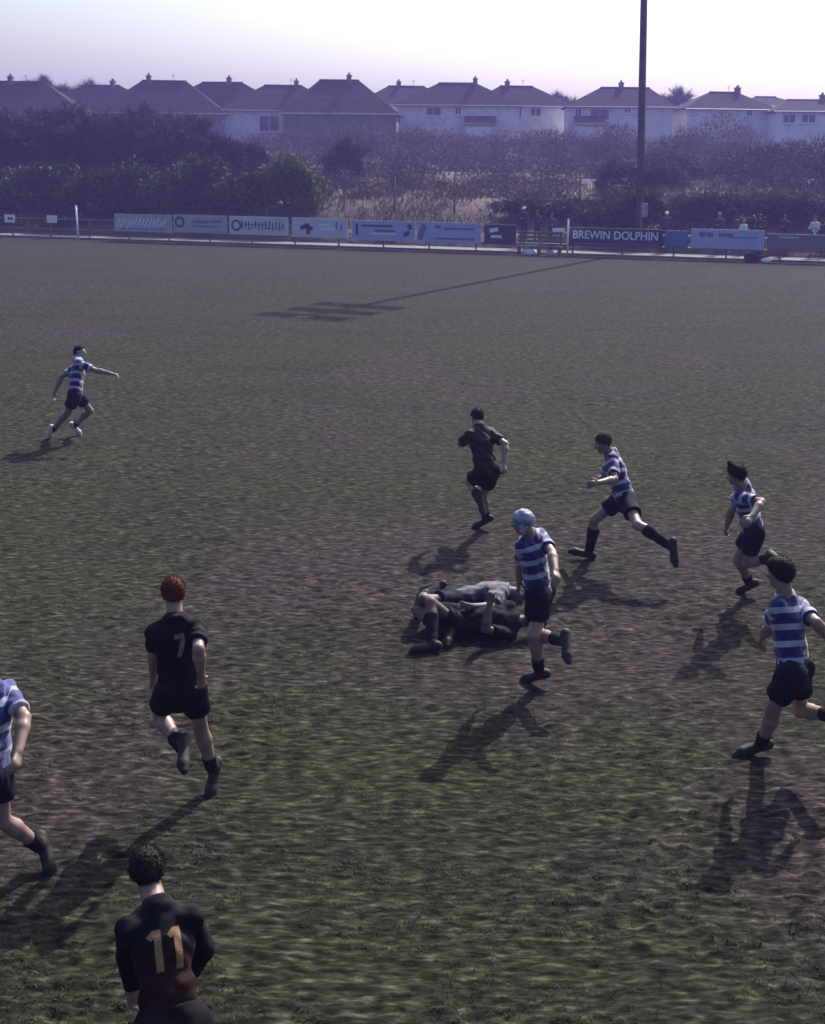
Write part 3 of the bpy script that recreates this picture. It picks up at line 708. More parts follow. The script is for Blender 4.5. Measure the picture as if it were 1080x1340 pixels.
# rail and posts
rb = empty('barrier_rail', fpos(0, .12), 'low dark tubular rail barrier that carries the boards', 'barrier', None, FROT)
for zz in (1.08, .52):
    q = MB(); q.tube([(-10, 0, zz), (60, 0, zz)], .035, 8); q.build('rail', M['steel_dark'], rb, smooth=True)
q = MB(); q.tube([(0, 0, -.1), (0, 0, 1.14)], .045, 8); p0 = q.build('post', M['steel_dark'], rb)
p0.location = (-9, 0, 0)
for i in range(1, 28):
    c_ = p0.copy(); COL.objects.link(c_); c_.parent = rb; c_.location = (-9 + i * 2.45, 0, 0)
# white marker posts
def pole_post(name, px, u, h, r, mat, label, cat, lean=0.0, base=None):
    p = fpos(f_s(px, u), u) if base is None else base
    o = empty(name, p, label, cat)
    q = MB(); q.tube([(0, 0, -.1), (lean, 0, h)], [r, r * .9], 10); q.build('shaft', mat, o, smooth=True)
    q = MB(); q.tube([(lean, 0, h), (lean, 0, h + .05)], [r * 1.15, r * .7], 10); q.build('cap', mat, o)
    return o
pole_post('marker_post', 103, -.5, 1.85, .055, M['plastic_white'], 'thin white marker post at the touchline left of the boards', 'post', -.09)
pole_post('marker_post', 743, -.35, 1.75, .05, M['plastic_white'], 'thin white marker post at the left end of the navy lettered board', 'post')
for px, u, hgt, lb in ((516, 7, 2.0, 'thin dark fence post on the bank above the pale blue boards'), (594, 7, 2.1, 'thin dark fence post on the bank above the slanting band board'), (708, 7, 2.3, 'dark fence post on the bank behind the bench'), (757, 7.5, 2.3, 'dark fence post on the bank above the navy lettered board'), (838, 3.4, 1.9, 'short dark fence post below the floodlight mast')):
    pole_post('fence_post', px, u, hgt, .06, M['timber'], lb, 'post', base=on_hill(px, u))

# timber bench in front of the boards
bo = empty('bench', fpos(f_s(706, -.75), -.75), 'timber slatted bench standing against the barrier with bags beneath', 'bench', None, FROT)
bw = f_s(735, -.75) - f_s(676, -.75)
for i in range(3):
    q = MB(); q.box((0, -.22 + i * .15, .45), (bw, .12, .04)); q.build('seat_slat', M['timber'], bo)
for i in range(3):
    q = MB(); q.box((0, .24, .68 + i * .2), (bw, .035, .14)); q.build('back_slat', M['concrete'] if i == 1 else M['timber'], bo)
for sx in (-1, 0, 1):
    for sy in (-.22, .20):
        q = MB(); q.box((sx * (bw / 2 - .12), sy, .21), (.09, .07, .43)); q.build('leg', M['timber'], bo)
    q = MB(); q.box((sx * (bw / 2 - .12), .285, .62), (.08, .05, 1.1)); q.build('back_post', M['timber'], bo)
def blob(name, c, R, mat, label, cat, seed):
    rng = np.random.default_rng(seed)
    bm = bmesh.new(); bmesh.ops.create_icosphere(bm, subdivisions=3, radius=1)
    for v in bm.verts:
        k = 1 + .10 * math.sin(v.co.x * 5 + seed) * math.cos(v.co.y * 4 + v.co.z * 3)
        v.co = Vector((v.co.x * R[0] * k, v.co.y * R[1] * k, max(v.co.z, -.72) * R[2] * k))
    me = bpy.data.meshes.new('body'); bm.to_mesh(me); bm.free(); me.polygons.foreach_set('use_smooth', np.full(len(me.polygons), True)); me.materials.append(mat)
    o = empty(name, (c[0], c[1], 0), label, cat)
    b_ = link('body', me, o, (0, 0, R[2] * .72))
    q = MB(); q.tube([(-R[0] * .5, 0, R[2] * 1.5), (-R[0] * .2, 0, R[2] * 1.95), (R[0] * .2, 0, R[2] * 1.95), (R[0] * .5, 0, R[2] * 1.5)], .018, 6); q.build('handle', M['black_cloth'], o, smooth=True)
    return o
blob('kit_bag', fpos(f_s(694, -.8), -.8), (.34, .2, .19), M['plastic_white'], 'pale kit bag under the left half of the bench', 'bag', 1)
blob('kit_bag', fpos(f_s(721, -.8), -.8), (.24, .2, .17), M['bd_grey'], 'grey kit bag under the right half of the bench', 'bag', 2)
blob('kit_bag', fpos(f_s(988, -.5), -.5), (.50, .28, .26), M['black_cloth'], 'black kit bag on the grass below the lavender board', 'bag', 3)
blob('kit_bag', fpos(f_s(1004, -.7), -.7), (.26, .18, .14), M['plastic_white'], 'small white bag beside the black kit bag', 'bag', 4)
o, w, z0, z1 = board(722, 739, 299, 309.5, M['ink_white'], 'small white notice at the right end of the bench', 'small_sign', u=-.3)

# ------------------------------------------------------------------ the air between here and the houses
hz = MB(); hz.box((0, 0, 14.2), (880, 880, 31.0))
m = bpy.data.materials.new('haze'); m.use_nodes = True
m.node_tree.nodes.remove(m.node_tree.nodes['Principled BSDF'])
pv = m.node_tree.nodes.new('ShaderNodeVolumePrincipled')
pv.inputs['Color'].default_value = (0.42, 0.35, 1.0, 1)
pv.inputs['Density'].default_value = 0.0008
pv.inputs['Anisotropy'].default_value = 0.3
m.node_tree.links.new(pv.outputs[0], m.node_tree.nodes['Material Output'].inputs['Volume'])
M['haze'] = m
hzo = tag(hz.build('haze', m), 'thin violet haze hanging over the ground and hillside', 'haze', kind='stuff')

KEYS = 'pelvis neck head shL shR elL elR wrL wrR hipL hipR knL knR anL anR toL toR'.split()
POSES = {
 'wing': (1.03, 80, [(-5.42,20.57,0.84), (-5.40,20.75,1.32), (-5.42,20.92,1.44), (-5.45,20.86,1.20), (-5.36,20.58,1.30), (-5.69,20.77,1.05), (-5.09,20.63,1.18), (-5.78,20.70,0.82), (-4.84,20.59,1.14), (-5.43,20.65,0.81), (-5.40,20.47,0.81), (-5.27,20.88,0.47), (-5.59,20.67,0.46), (-5.57,21.03,0.19), (-5.87,20.82,0.16), (-5.53,21.11,0.06), (-5.94,20.88,0.04)]),
 'darkrun': (1.02, -40, [(0.90,15.35,0.89), (0.82,15.52,1.37), (0.80,15.70,1.47), (0.70,15.42,1.30), (0.96,15.57,1.30), (0.60,15.65,1.14), (1.13,15.34,1.21), (0.69,15.88,1.11), (1.12,15.18,1.01), (0.84,15.28,0.86), (0.98,15.40,0.86), (0.72,15.66,0.66), (0.88,15.60,0.49), (0.82,15.26,0.53), (0.94,15.85,0.14), (0.86,15.14,0.44), (0.83,15.87,0.04)]),
 'strider': (1.03, -95, [(2.42,14.34,0.83), (2.27,14.47,1.31), (2.16,14.37,1.46), (2.27,14.31,1.28), (2.31,14.60,1.21), (2.26,14.07,1.10), (2.24,14.73,0.95), (2.06,13.92,1.10), (2.16,14.95,0.85), (2.44,14.24,0.81), (2.42,14.43,0.81), (2.49,13.83,0.65), (2.11,14.51,0.51), (2.81,13.58,0.49), (2.08,14.62,0.09), (2.85,13.53,0.35), (1.92,14.64,0.09)]),
 'tuft': (1.0, -75, [(3.52,12.96,0.88), (3.37,12.91,1.35), (3.28,12.78,1.49), (3.33,12.78,1.25), (3.44,13.05,1.32), (3.48,12.53,1.27), (3.31,13.01,1.06), (3.34,12.35,1.17), (3.30,13.14,0.85), (3.51,12.88,0.85), (3.55,13.05,0.85), (3.52,13.08,0.47), (3.45,13.21,0.46), (3.65,12.71,0.64), (3.64,13.40,0.14), (3.70,12.57,0.65), (3.57,13.49,0.03)]),
 'cap': (1.0, -62, [(1.12,10.91,0.90), (1.04,10.92,1.39), (0.96,10.81,1.54), (0.96,10.81,1.31), (1.14,11.04,1.34), (0.97,11.00,1.09), (1.21,10.76,1.28), (0.97,11.13,0.88), (1.22,10.53,1.19), (1.09,10.83,0.87), (1.17,10.99,0.87), (1.13,10.94,0.46), (1.07,10.78,0.51), (1.31,10.57,0.56), (1.15,10.92,0.13), (1.33,10.45,0.47), (1.05,11.00,0.04)]),
 'edge': (1.03, -55, [(2.86,9.23,0.89), (2.83,9.40,1.37), (2.77,9.38,1.57), (2.73,9.27,1.33), (2.95,9.47,1.28), (2.74,9.46,1.10), (3.00,9.18,1.25), (2.75,9.67,0.95), (3.14,9.31,1.08), (2.81,9.14,0.86), (2.92,9.29,0.86), (2.77,9.36,0.48), (3.00,9.43,0.45), (2.76,9.59,0.11), (3.12,9.04,0.59), (2.62,9.59,0.03), (3.20,8.94,0.50)]),
 'red': (0.98, -22, [(-1.60,8.60,0.96), (-1.61,8.55,1.45), (-1.65,8.68,1.60), (-1.75,8.51,1.37), (-1.47,8.61,1.39), (-1.80,8.71,1.18), (-1.42,8.33,1.33), (-1.82,8.78,0.95), (-1.42,8.42,1.10), (-1.68,8.57,0.93), (-1.51,8.64,0.93), (-1.79,8.84,0.63), (-1.50,8.82,0.55), (-1.58,8.49,0.55), (-1.44,8.95,0.17), (-1.54,8.35,0.49), (-1.44,8.88,0.03)]),
 'left': (0.98, -80, [(-2.56,7.49,0.90), (-2.56,7.52,1.39), (-2.60,7.42,1.56), (-2.63,7.39,1.33), (-2.50,7.65,1.31), (-2.70,7.51,1.09), (-2.33,7.44,1.23), (-2.84,7.65,0.95), (-2.31,7.23,1.11), (-2.58,7.40,0.87), (-2.55,7.57,0.87), (-2.83,7.57,0.58), (-2.55,7.62,0.46), (-2.79,7.67,0.19), (-2.40,7.86,0.16), (-2.93,7.62,0.19), (-2.32,7.81,0.03)]),
 'eleven': (0.94, -22, [(-1.02,5.12,0.89), (-1.11,5.35,1.29), (-1.19,5.51,1.37), (-1.23,5.26,1.23), (-0.97,5.37,1.23), (-1.26,5.42,1.02), (-0.95,5.50,0.99), (-1.27,5.50,0.79), (-1.02,5.61,0.80), (-1.09,5.08,0.86), (-0.93,5.14,0.86), (-1.16,5.20,0.48), (-0.96,5.03,0.47), (-1.03,4.83,0.50), (-0.95,5.05,0.08), (-1.00,4.68,0.48), (-0.95,4.91,0.10)]),
 'fallB': (1.0, 0, [(0.47,12.61,0.20), (0.96,12.68,0.29), (1.16,12.67,0.24), (0.89,12.82,0.26), (0.92,12.53,0.30), (1.13,12.90,0.11), (0.80,12.28,0.24), (0.97,12.71,0.06), (0.60,12.13,0.30), (0.43,12.70,0.18), (0.45,12.52,0.21), (0.10,12.94,0.06), (0.13,12.26,0.32), (0.30,13.31,0.09), (0.15,12.66,0.20), (0.17,13.38,0.04), (0.09,12.61,0.07)]),
 'fallA': (1.0, 0, [(0.53,12.13,0.15), (1.03,12.07,0.18), (1.23,12.10,0.17), (0.97,11.96,0.08), (0.98,12.19,0.27), (0.72,11.83,0.18), (0.88,12.43,0.14), (0.76,11.87,0.42), (0.73,12.62,0.08), (0.50,12.07,0.09), (0.51,12.21,0.20), (0.20,11.98,0.39), (0.08,12.24,0.20), (0.21,11.69,0.09), (0.37,11.95,0.11), (0.07,11.66,0.04), (0.36,11.81,0.06)]),
}

# ------------------------------------------------------------------ people: smooth solids on posed skeletons
class Solid:
    def __init__(self, h): self.h = h; self.p = []
    def cone(self, a, b, ra, rb, k=.02, flat=None, cuts=(), sub=False):
        a, b = np.asarray(a, float), np.asarray(b, float); r = max(ra, rb)
        lo, hi = np.minimum(a, b) - r, np.maximum(a, b) + r
        def ev(P):
            ab = b - a; t = np.clip(((P - a) @ ab) / (ab @ ab + 1e-9), 0, 1)
            q = P - (a + t[..., None] * ab); rr = ra + (rb - ra) * t
            if flat is not None:
                nn, s = flat; q = q + (q @ nn)[..., None] * nn * (1 / s - 1)
                d = (np.linalg.norm(q, axis=-1) - rr) * (s + (1 - s) * .4)
            else: d = np.linalg.norm(q, axis=-1) - rr
            for (o_, n_) in cuts: d = np.maximum(d, (P - o_) @ n_)
            return d
        self.p.append((ev, lo, hi, k, sub)); return self
    def ell(self, c, ax, r, k=.02, cuts=(), sub=False):
        c = np.asarray(c, float); A = np.stack(ax); r = np.asarray(r, float); R_ = r.max()
        def ev(P):
            q = (P - c) @ A.T; k0 = np.linalg.norm(q / r, axis=-1); k1 = np.linalg.norm(q / r ** 2, axis=-1) + 1e-9
            d = k0 * (k0 - 1) / k1
            for (o_, n_) in cuts: d = np.maximum(d, (P - o_) @ n_)
            return d
        self.p.append((ev, c - R_, c + R_, k, sub)); return self
    def mesh(self):
        h = self.h
        add = [q for q in self.p if not q[4]]
        lo = np.min([q[1] for q in add], 0) - 4 * h - .01; hi = np.max([q[2] for q in add], 0) + 4 * h + .01
        n_ = np.ceil((hi - lo) / h).astype(int) + 1
        D = np.full(n_, .5, np.float32)
        for ev, a, b, k, sub in self.p:
            i0 = np.clip(np.floor((a - k - 2 * h - lo) / h).astype(int), 0, n_ - 1); i1 = np.clip(np.ceil((b + k + 2 * h - lo) / h).astype(int) + 1, 1, n_)
            g = [lo[c] + h * np.arange(i0[c], i1[c]) for c in range(3)]
            P = np.stack(np.meshgrid(*g, indexing='ij'), -1)
            d = ev(P).astype(np.float32); sl = tuple(slice(i0[c], i1[c]) for c in range(3)); e = D[sl]
            if sub: D[sl] = np.maximum(e, -d)
            else:
                hh = np.clip(.5 + .5 * (e - d) / k, 0, 1); D[sl] = e * (1 - hh) + d * hh - k * hh * (1 - hh)
        S = D < 0
        c8 = [S[i:n_[0] - 1 + i, j:n_[1] - 1 + j, l_:n_[2] - 1 + l_] for i in (0, 1) for j in (0, 1) for l_ in (0, 1)]
        anyb = c8[0].copy(); allb = c8[0].copy()
        for c in c8[1:]: anyb |= c; allb &= c
        act = anyb & ~allb
        I = np.argwhere(act); idx = np.full(act.shape, -1, np.int32); idx[act] = np.arange(len(I))
        acc = np.zeros((len(I), 3)); cnt = np.zeros(len(I))
        cor = [(i, j, l_) for i in (0, 1) for j in (0, 1) for l_ in (0, 1)]
        val = {c: D[I[:, 0] + c[0], I[:, 1] + c[1], I[:, 2] + c[2]] for c in cor}
        for c in cor:
            for ax in range(3):
                if c[ax] == 0:
                    c2 = list(c); c2[ax] = 1; c2 = tuple(c2)
                    va, vb = val[c], val[c2]; x_ = (va < 0) != (vb < 0)
                    t = np.where(x_, va / np.where(x_, va - vb, 1), 0)
                    p = np.tile(np.array(c, float), (len(I), 1)); p[:, ax] = t
                    acc += p * x_[:, None]; cnt += x_
        V = lo + h * (I + acc / cnt[:, None])
        F = []
        for ax in range(3):
            b1, b2 = (ax + 1) % 3, (ax + 2) % 3
            s0 = [slice(None)] * 3; s1 = [slice(None)] * 3
            s0[ax] = slice(0, -1); s1[ax] = slice(1, None)
            for s in (s0, s1): s[b1] = slice(1, -1); s[b2] = slice(1, -1)
            A_, B_ = S[tuple(s0)], S[tuple(s1)]
            for cond, flip in ((A_ & ~B_, False), (~A_ & B_, True)):
                E_ = np.argwhere(cond)
                if not len(E_): continue
                E_[:, b1] += 1; E_[:, b2] += 1
                def cell(d1, d2):
                    q = E_.copy(); q[:, b1] += d1; q[:, b2] += d2; return idx[q[:, 0], q[:, 1], q[:, 2]]
                qd = np.stack([cell(-1, -1), cell(0, -1), cell(0, 0), cell(-1, 0)], 1)
                F.append(qd[:, ::-1] if flip else qd)
        return V, np.concatenate(F)

def wrinkle(P, N_, amp, wl, seed, stretch=(1, 1, 1)):
    rng = np.random.default_rng(seed); o = np.zeros(len(P))
    for i in range(7):
        w = unit(rng.normal(0, 1, 3)) * np.array(stretch) * 2 * math.pi / (wl * rng.uniform(.6, 1.6))
        o += np.sin(P @ w + rng.uniform(0, 6.3) + 1.3 * np.sin(P @ (w[[1, 2, 0]] * .5)))
    return P + N_ * (o / 7 * 1.8 * amp)[:, None]
def finish(S, name, mats, parent, org, amp=0, wl=.1, seed=0, smooth_it=1, stretch=(1, 1, 1)):
    V, F = S.mesh()
    me = np_mesh(name, V - org, F, mats)
    if amp:
        N_ = np.empty(len(me.vertices) * 3, np.float32); me.vertices.foreach_get('normal', N_)
        V2 = wrinkle(V, N_.reshape(-1, 3).astype(float), amp, wl, seed, stretch)
        me.vertices.foreach_set('co', (V2 - org).astype(np.float32).ravel()); me.update()
    return link(name, me, parent), V

def digits_mesh(txt, hgt, w):
    """flat strokes on a fine grid: list of (x,z) quads, centred"""
    quads = []
    def stroke(a, b, t):
        a, b = np.array(a, float), np.array(b, float); d_ = unit(b - a); nrm = np.array([-d_[1], d_[0]]) * t / 2
        k = max(2, int(np.linalg.norm(b - a) / .014))
        for i in range(k):
            p, q = lerp(a, b, i / k), lerp(a, b, (i + 1) / k)
            for j in range(3):
                f0, f1 = -1 + 2 * j / 3, -1 + 2 * (j + 1) / 3
                quads.append((p + nrm * f0, q + nrm * f0, q + nrm * f1, p + nrm * f1))
    out = []
    adv = hgt * .52; x0 = -adv * (len(txt) - 1) / 2
    for ch in txt:
        quads.clear()
        if ch == '1':
            stroke((x0 + .01, -hgt / 2), (x0 + .01, hgt / 2), w); stroke((x0 - hgt * .16, hgt * .30), (x0 + .0, hgt / 2 - w * .3), w * .8)
        if ch == '7':
            stroke((x0 - hgt * .2, hgt / 2 - w / 2), (x0 + hgt * .22, hgt / 2 - w / 2), w); stroke((x0 + hgt * .18, hgt / 2 - w), (x0 - hgt * .06, -hgt / 2), w)
        x0 += adv
        out.append(list(quads))
    return out

def person(J, s, label, group, jersey='hoops', shorts='navy_cloth', hair='hair_dark', hairkind='short', sock='sock_dark', boot='boot_black', head_dir=None,
           number=None, num_mat='number_grey', long_sleeve=False, h=.0085, seed=0, low=False, skin='skin', coat=False, legs_skin='muddy_skin', g_=.82, num_h=.18, num_z=.62, hs_=.92, sock_top=.22):
    if not low: h *= 1.27
    J = {k: np.asarray(v, float) for k, v in J.items()}
    P, N_ = J['pelvis'], J['neck']
    u = unit(N_ - P)
    rs = orth(J['shR'] - J['shL'], u); rh = orth(J['hipR'] - J['hipL'], u)
    fw = np.cross(u, unit(rs + rh)); fw = unit(fw); fs = unit(np.cross(u, rs)); fh = unit(np.cross(u, rh))
    Hc = J['head']; hf0 = unit(head_dir) if head_dir is not None else fw
    hu = unit(unit(Hc - N_) * .55 + (np.array([0, 0, 1.]) if P[2] > .5 else u) * .6)
    hf = orth(hf0, hu); hr = np.cross(hf, hu)
    org = np.array([P[0], P[1], min(.0, 0) if P[2] < 5 else 0.0])
    base_z = J.get('base', np.array([0, 0, 0.]))[2]; org[2] = base_z
    root = empty('person', org, label, 'person', group)
    X3 = (hr, hf, hu); sh_ = s * hs_; Hc = Hc - hu * .012 * s
    # ---- body, one surface
    B = Solid(h)
    B.cone(P - u * .03 * s, P + u * .10 * s, .150 * s * g_, .132 * s * g_, .03, (fh, .68)); B.cone(P + u * .10 * s, P + u * .32 * s, .132 * s * g_, .160 * s * g_, .03, (fw, .68))
    B.cone(P + u * .32 * s, N_ - u * .07 * s, .160 * s * g_, .115 * s * g_, .03, (fs, .62)); B.cone(J['shL'], J['shR'], .062 * s * g_, .062 * s * g_, .03)
    B.cone(N_ - u * .06 * s, Hc - hu * .055 * s - hf * .015 * s, .062 * s, .054 * s, .025)
    B.ell(Hc + hu * .022 * sh_ - hf * .006 * sh_, X3, np.array((.070, .092, .090)) * sh_, .01)
    B.ell(Hc - hu * .045 * sh_ + hf * .022 * sh_, X3, np.array((.056, .068, .078)) * sh_, .02); B.ell(Hc - hu * .098 * sh_ + hf * .058 * sh_, X3, np.array((.026, .024, .022)) * sh_, .025)
    if not low:
        B.cone(Hc + hf * .086 * sh_ + hu * .006 * sh_, Hc + hf * .108 * sh_ - hu * .034 * sh_, .009 * sh_, .015 * sh_, .008)
        B.cone(Hc + hf * .084 * sh_ + hu * .020 * sh_ - hr * .03 * sh_, Hc + hf * .084 * sh_ + hu * .020 * sh_ + hr * .03 * sh_, .012 * sh_, .012 * sh_, .012)
        B.ell(Hc + hf * .083 * sh_ - hu * .066 * sh_, X3, np.array((.024, .012, .010)) * sh_, .006)
        for g in (-1, 1):
            B.ell(Hc + hr * g * .075 * sh_ - hf * .008 * sh_ - hu * .006 * sh_, X3, np.array((.010, .022, .032)) * sh_, .006)
            B.ell(Hc + hr * g * .032 * sh_ + hf * .096 * sh_ + hu * .002 * sh_, X3, np.array((.016, .012, .011)) * sh_, .004, sub=True)
    for S in 'LR':
        sh, el, wr, hp, kn, an, to = (J[q + S] for q in ('sh', 'el', 'wr', 'hip', 'kn', 'an', 'to'))
        B.cone(sh, el, .048 * s, .038 * s, .02); fa = unit(wr - el)
        B.cone(el, lerp(el, wr, .3), .040 * s, .044 * s, .015); B.cone(lerp(el, wr, .3), wr, .044 * s, .028 * s, .015)
        # hand: palm, four bent fingers, thumb
        pn = orth(P + u * .25 - wr, fa); lat = np.cross(fa, pn); g = 1 if S == 'L' else -1
        B.cone(wr, wr + fa * .075 * s, .029 * s, .040 * s, .012, (pn, .5))
        if not low:
            for i, (off, ln) in enumerate(((-.027, .066), (-.009, .076), (.010, .070), (.028, .055))):
                k0 = wr + fa * .078 * s + lat * off * s * g; d1 = unit(fa * .85 + pn * .5 + lat * off * 3 * g); d2 = unit(fa * .45 + pn * .9)
                k1 = k0 + d1 * ln * .55 * s; k2 = k1 + d2 * ln * .55 * s
                B.cone(k0, k1, .0105 * s, .0095 * s, .005); B.cone(k1, k2, .0095 * s, .008 * s, .005)
            t0 = wr + fa * .028 * s - lat * .030 * s * g; t1 = t0 + unit(fa * .7 - lat * .6 * g + pn * .35) * .042 * s; t2 = t1 + unit(fa + pn * .5) * .03 * s
            B.cone(t0, t1, .0135 * s, .0115 * s, .008); B.cone(t1, t2, .0115 * s, .009 * s, .006)
        else: B.cone(wr + fa * .07 * s, wr + fa * .14 * s + pn * .03 * s, .034 * s, .02 * s, .01, (pn, .5))
        B.ell(hp - fh * .02 * s, (rh, fh, u), np.array((.070, .068, .075)) * s, .03)
        B.cone(hp, kn, .072 * s, .052 * s, .03); sd = unit(an - kn)
        bk = -orth(fh if abs(fh @ sd) < .95 else u, sd)
        B.cone(kn, lerp(kn, an, .28) + bk * .012 * s, .053 * s, .057 * s, .02); B.cone(lerp(kn, an, .28) + bk * .012 * s, an, .057 * s, .036 * s, .02)
        fd = unit(to - an)
        dn = unit(sd * 1.0 - fh * .45); dn = orth(dn, fd)
        heel = an + dn * .042 * s - fd * .045 * s
        B.cone(heel, to, .030 * s, .032 * s, .02); B.cone(an, heel, .034 * s, .03 * s, .02)
        J['dn' + S], J['heel' + S], J['fd' + S] = dn, heel, fd
    body, _ = finish(B, 'body', [M[skin]], root, org)
    if not low:
        for g in (-1, 1):
            E_ = Solid(.004); E_.ell(Hc + hr * g * .031 * sh_ + hf * .081 * sh_ + hu * .002 * sh_, X3, np.array((.0125, .0125, .0115)) * sh_, .002)
            finish(E_, 'eye', [M['eye']], body, org)
    # ---- jersey
    hj = h * 1.15
    T = Solid(hj); hem = P - u * (.05 if not coat else .22) * s
    ct = [(hem, -u)]
    T.cone(P - u * (.10 if not coat else .26) * s, P + u * .12 * s, .184 * s * g_, .168 * s * g_, .04, (fh, .74), ct); T.cone(P + u * .12 * s, P + u * .33 * s, .168 * s * g_, .188 * s * g_, .04, (fw, .70), ct)
    T.cone(P + u * .33 * s, N_ - u * .055 * s, .188 * s * g_, .125 * s * g_, .04, (fs, .66)); T.cone(J['shL'], J['shR'], .074 * s * g_, .074 * s * g_, .04)
    top = N_ + u * .035 * s
    for S in 'LR': T.cone(N_ - u * .022 * s, lerp(N_, J['sh' + S], .85), .070 * s, .060 * s * g_, .03)
    T.cone(N_ - u * .05 * s, N_ + u * .06 * s, .088 * s * g_, .074 * s * g_, .03, cuts=[(top, unit(u * 1.0 + fs * .35))])
    for S in 'LR':
        sh, el, wr = J['sh' + S], J['el' + S], J['wr' + S]; d_ = unit(el - sh)
        if long_sleeve or coat:
            T.cone(sh, el, .074 * s * g_, .062 * s, .025); fa = unit(wr - el); e = lerp(el, wr, .92)
            T.cone(el, wr + fa * .05, .064 * s, .046 * s, .02, cuts=[(e, fa)])
        else:
            e = lerp(sh, el, .74)
            T.cone(sh, lerp(sh, el, 1.05), .074 * s * g_, .080 * s * g_, .025, cuts=[(e, d_)])
    jo, JV = finish(T, 'coat' if coat else 'jersey', [M[jersey]], root, org, .008 * s, .10, seed)
    # hoop coordinate: down the trunk, and along each sleeve
    band = (N_ + u * .055 - JV) @ u
    trunk = np.abs((JV - P) @ rs)
    for S, g in (('L', -1), ('R', 1)):
        sh, el = J['sh' + S], J['el' + S]; ab = el - sh; t = ((JV - sh) @ ab) / (ab @ ab); tt = np.clip(t, 0, 1.1)
        da = np.linalg.norm(JV - (sh + tt[:, None] * ab), axis=1)
        ax = P + np.clip((JV - P) @ u, 0, .5)[:, None] * u; q = JV - ax; q = q + (q @ fw)[:, None] * fw * (1 / .7 - 1)
        dt = np.linalg.norm(q, axis=1) - .175 * s
        m_ = (t > .12) & (da - .082 * s < dt)
        band = np.where(m_, .09 + t * np.linalg.norm(ab) if not long_sleeve else 0.0, band)
    a_ = jo.data.attributes.new('band', 'FLOAT', 'POINT'); a_.data.foreach_set('value', (band + 6.4).astype(np.float32))
    if number:
        quads = digits_mesh(number, num_h, num_h * .19)
        bvh = BVHTree.FromPolygons([Vector(v) for v in (np.array([v.co[:] for v in jo.data.vertices]))], [p.vertices[:] for p in jo.data.polygons])
        ctr = lerp(P, N_, num_z) - org
        for dq in quads:
            vs, fs_ = [], []
            for q in dq:
                pts = []
                for (x_, z_) in q:
                    hit = bvh.ray_cast(Vector(ctr + rs * x_ + u * z_ - fs * .5), Vector(fs), 1.0)
                    if hit[0] is None: break
                    pts.append(tuple(np.array(hit[0]) - fs * .004))
                if len(pts) == 4:
                    fs_.append(tuple(range(len(vs), len(vs) + 4))); vs += pts
            me = bpy.data.meshes.new('digit'); me.from_pydata(vs, [], fs_); me.update(); me.materials.append(M[num_mat]); link('digit', me, jo)
    # ---- shorts or trousers
    G = Solid(hj)
    G.cone(P + u * .09 * s, P - u * .07 * s, .138 * s, .148 * s, .04, (fh, .72), [(P + u * .075 * s, u)])
    for S in 'LR':
        hp, kn, an = J['hip' + S], J['kn' + S], J['an' + S]; d_ = unit(kn - hp)
        if coat:
            G.cone(hp, kn, .105 * s, .075 * s, .03); G.cone(kn, an, .075 * s, .066 * s, .02, cuts=[(an, unit(an - kn))])
        else:
            e = lerp(hp, kn, .56); G.cone(hp, lerp(hp, kn, .8), .094 * s, .104 * s, .035, cuts=[(e, d_)])
            G.ell(hp - fh * .03 * s, (rh, fh, u), np.array((.090, .088, .096)) * s, .03)
    finish(G, 'trousers' if coat else 'shorts', [M[shorts]], root, org, .0055 * s, .11, seed + 1)
    # ---- socks and boots
    for S in 'LR':
        kn, an, to = J['kn' + S], J['an' + S], J['to' + S]; sd = unit(an - kn); dn, heel, fd = J['dn' + S], J['heel' + S], J['fd' + S]
        bk = -orth(fh if abs(fh @ sd) < .95 else u, sd)
        if not coat:
            K = Solid(hj); e = lerp(kn, an, sock_top); m1 = lerp(kn, an, .34) + bk * .012 * s
            K.cone(lerp(kn, an, .05), m1, .062 * s, .068 * s, .02, cuts=[(e, -sd)]); K.cone(m1, an, .068 * s, .047 * s, .02, cuts=[(e, -sd)])
            finish(K, 'sock', [M[sock]], root, org, .003, .06, seed + 2)
        Q = Solid(h); tip = to + fd * .055 * s
        Q.cone(heel, to, .040 * s, .044 * s, .02); Q.cone(to, tip, .043 * s, .030 * s, .02); Q.cone(an + dn * .01, heel, .045 * s, .040 * s, .02)
        Q.cone(an - sd * .02 * s, an + dn * .02, .047 * s, .045 * s, .015)
        bo_, _ = finish(Q, 'boot', [M[boot]], root, org)
    # ---- hair or head guard
    Hh = Solid(h * .8); n_ = unit(hf * .64 - hu * .77); fp = Hc + hf * .078 * sh_ + hu * .062 * sh_
    c0 = Hc + hu * .026 * sh_ - hf * .010 * sh_
    if hairkind == 'guard':
        fp = Hc + hf * .085 * sh_ + hu * .03 * sh_; n_ = unit(hf * .86 - hu * .5)
        Hh.ell(c0, X3, np.array((.088, .108, .104)) * sh_, .01, [(fp, n_)])
        for g in (-1, 1): Hh.ell(Hc + hr * g * .082 * sh_ - hf * .008 * sh_ - hu * .03 * sh_, X3, np.array((.016, .042, .055)) * sh_, .02)
        finish(Hh, 'head_guard', [M[hair]], root, org, .004, .05, seed + 3)
        st = Solid(h * .7)
        for g in (-1, 1): st.cone(Hc + hr * g * .074 * sh_ - hu * .06 * sh_, Hc + hr * g * .02 * sh_ + hf * .045 * sh_ - hu * .122 * sh_, .009 * sh_, .009 * sh_, .004)
        st.cone(Hc - hr * .02 * sh_ + hf * .045 * sh_ - hu * .122 * sh_, Hc + hr * .02 * sh_ + hf * .045 * sh_ - hu * .122 * sh_, .009 * sh_, .009 * sh_, .004)
        finish(st, 'chin_strap', [M[hair]], root, org)
    elif hairkind == 'cap':
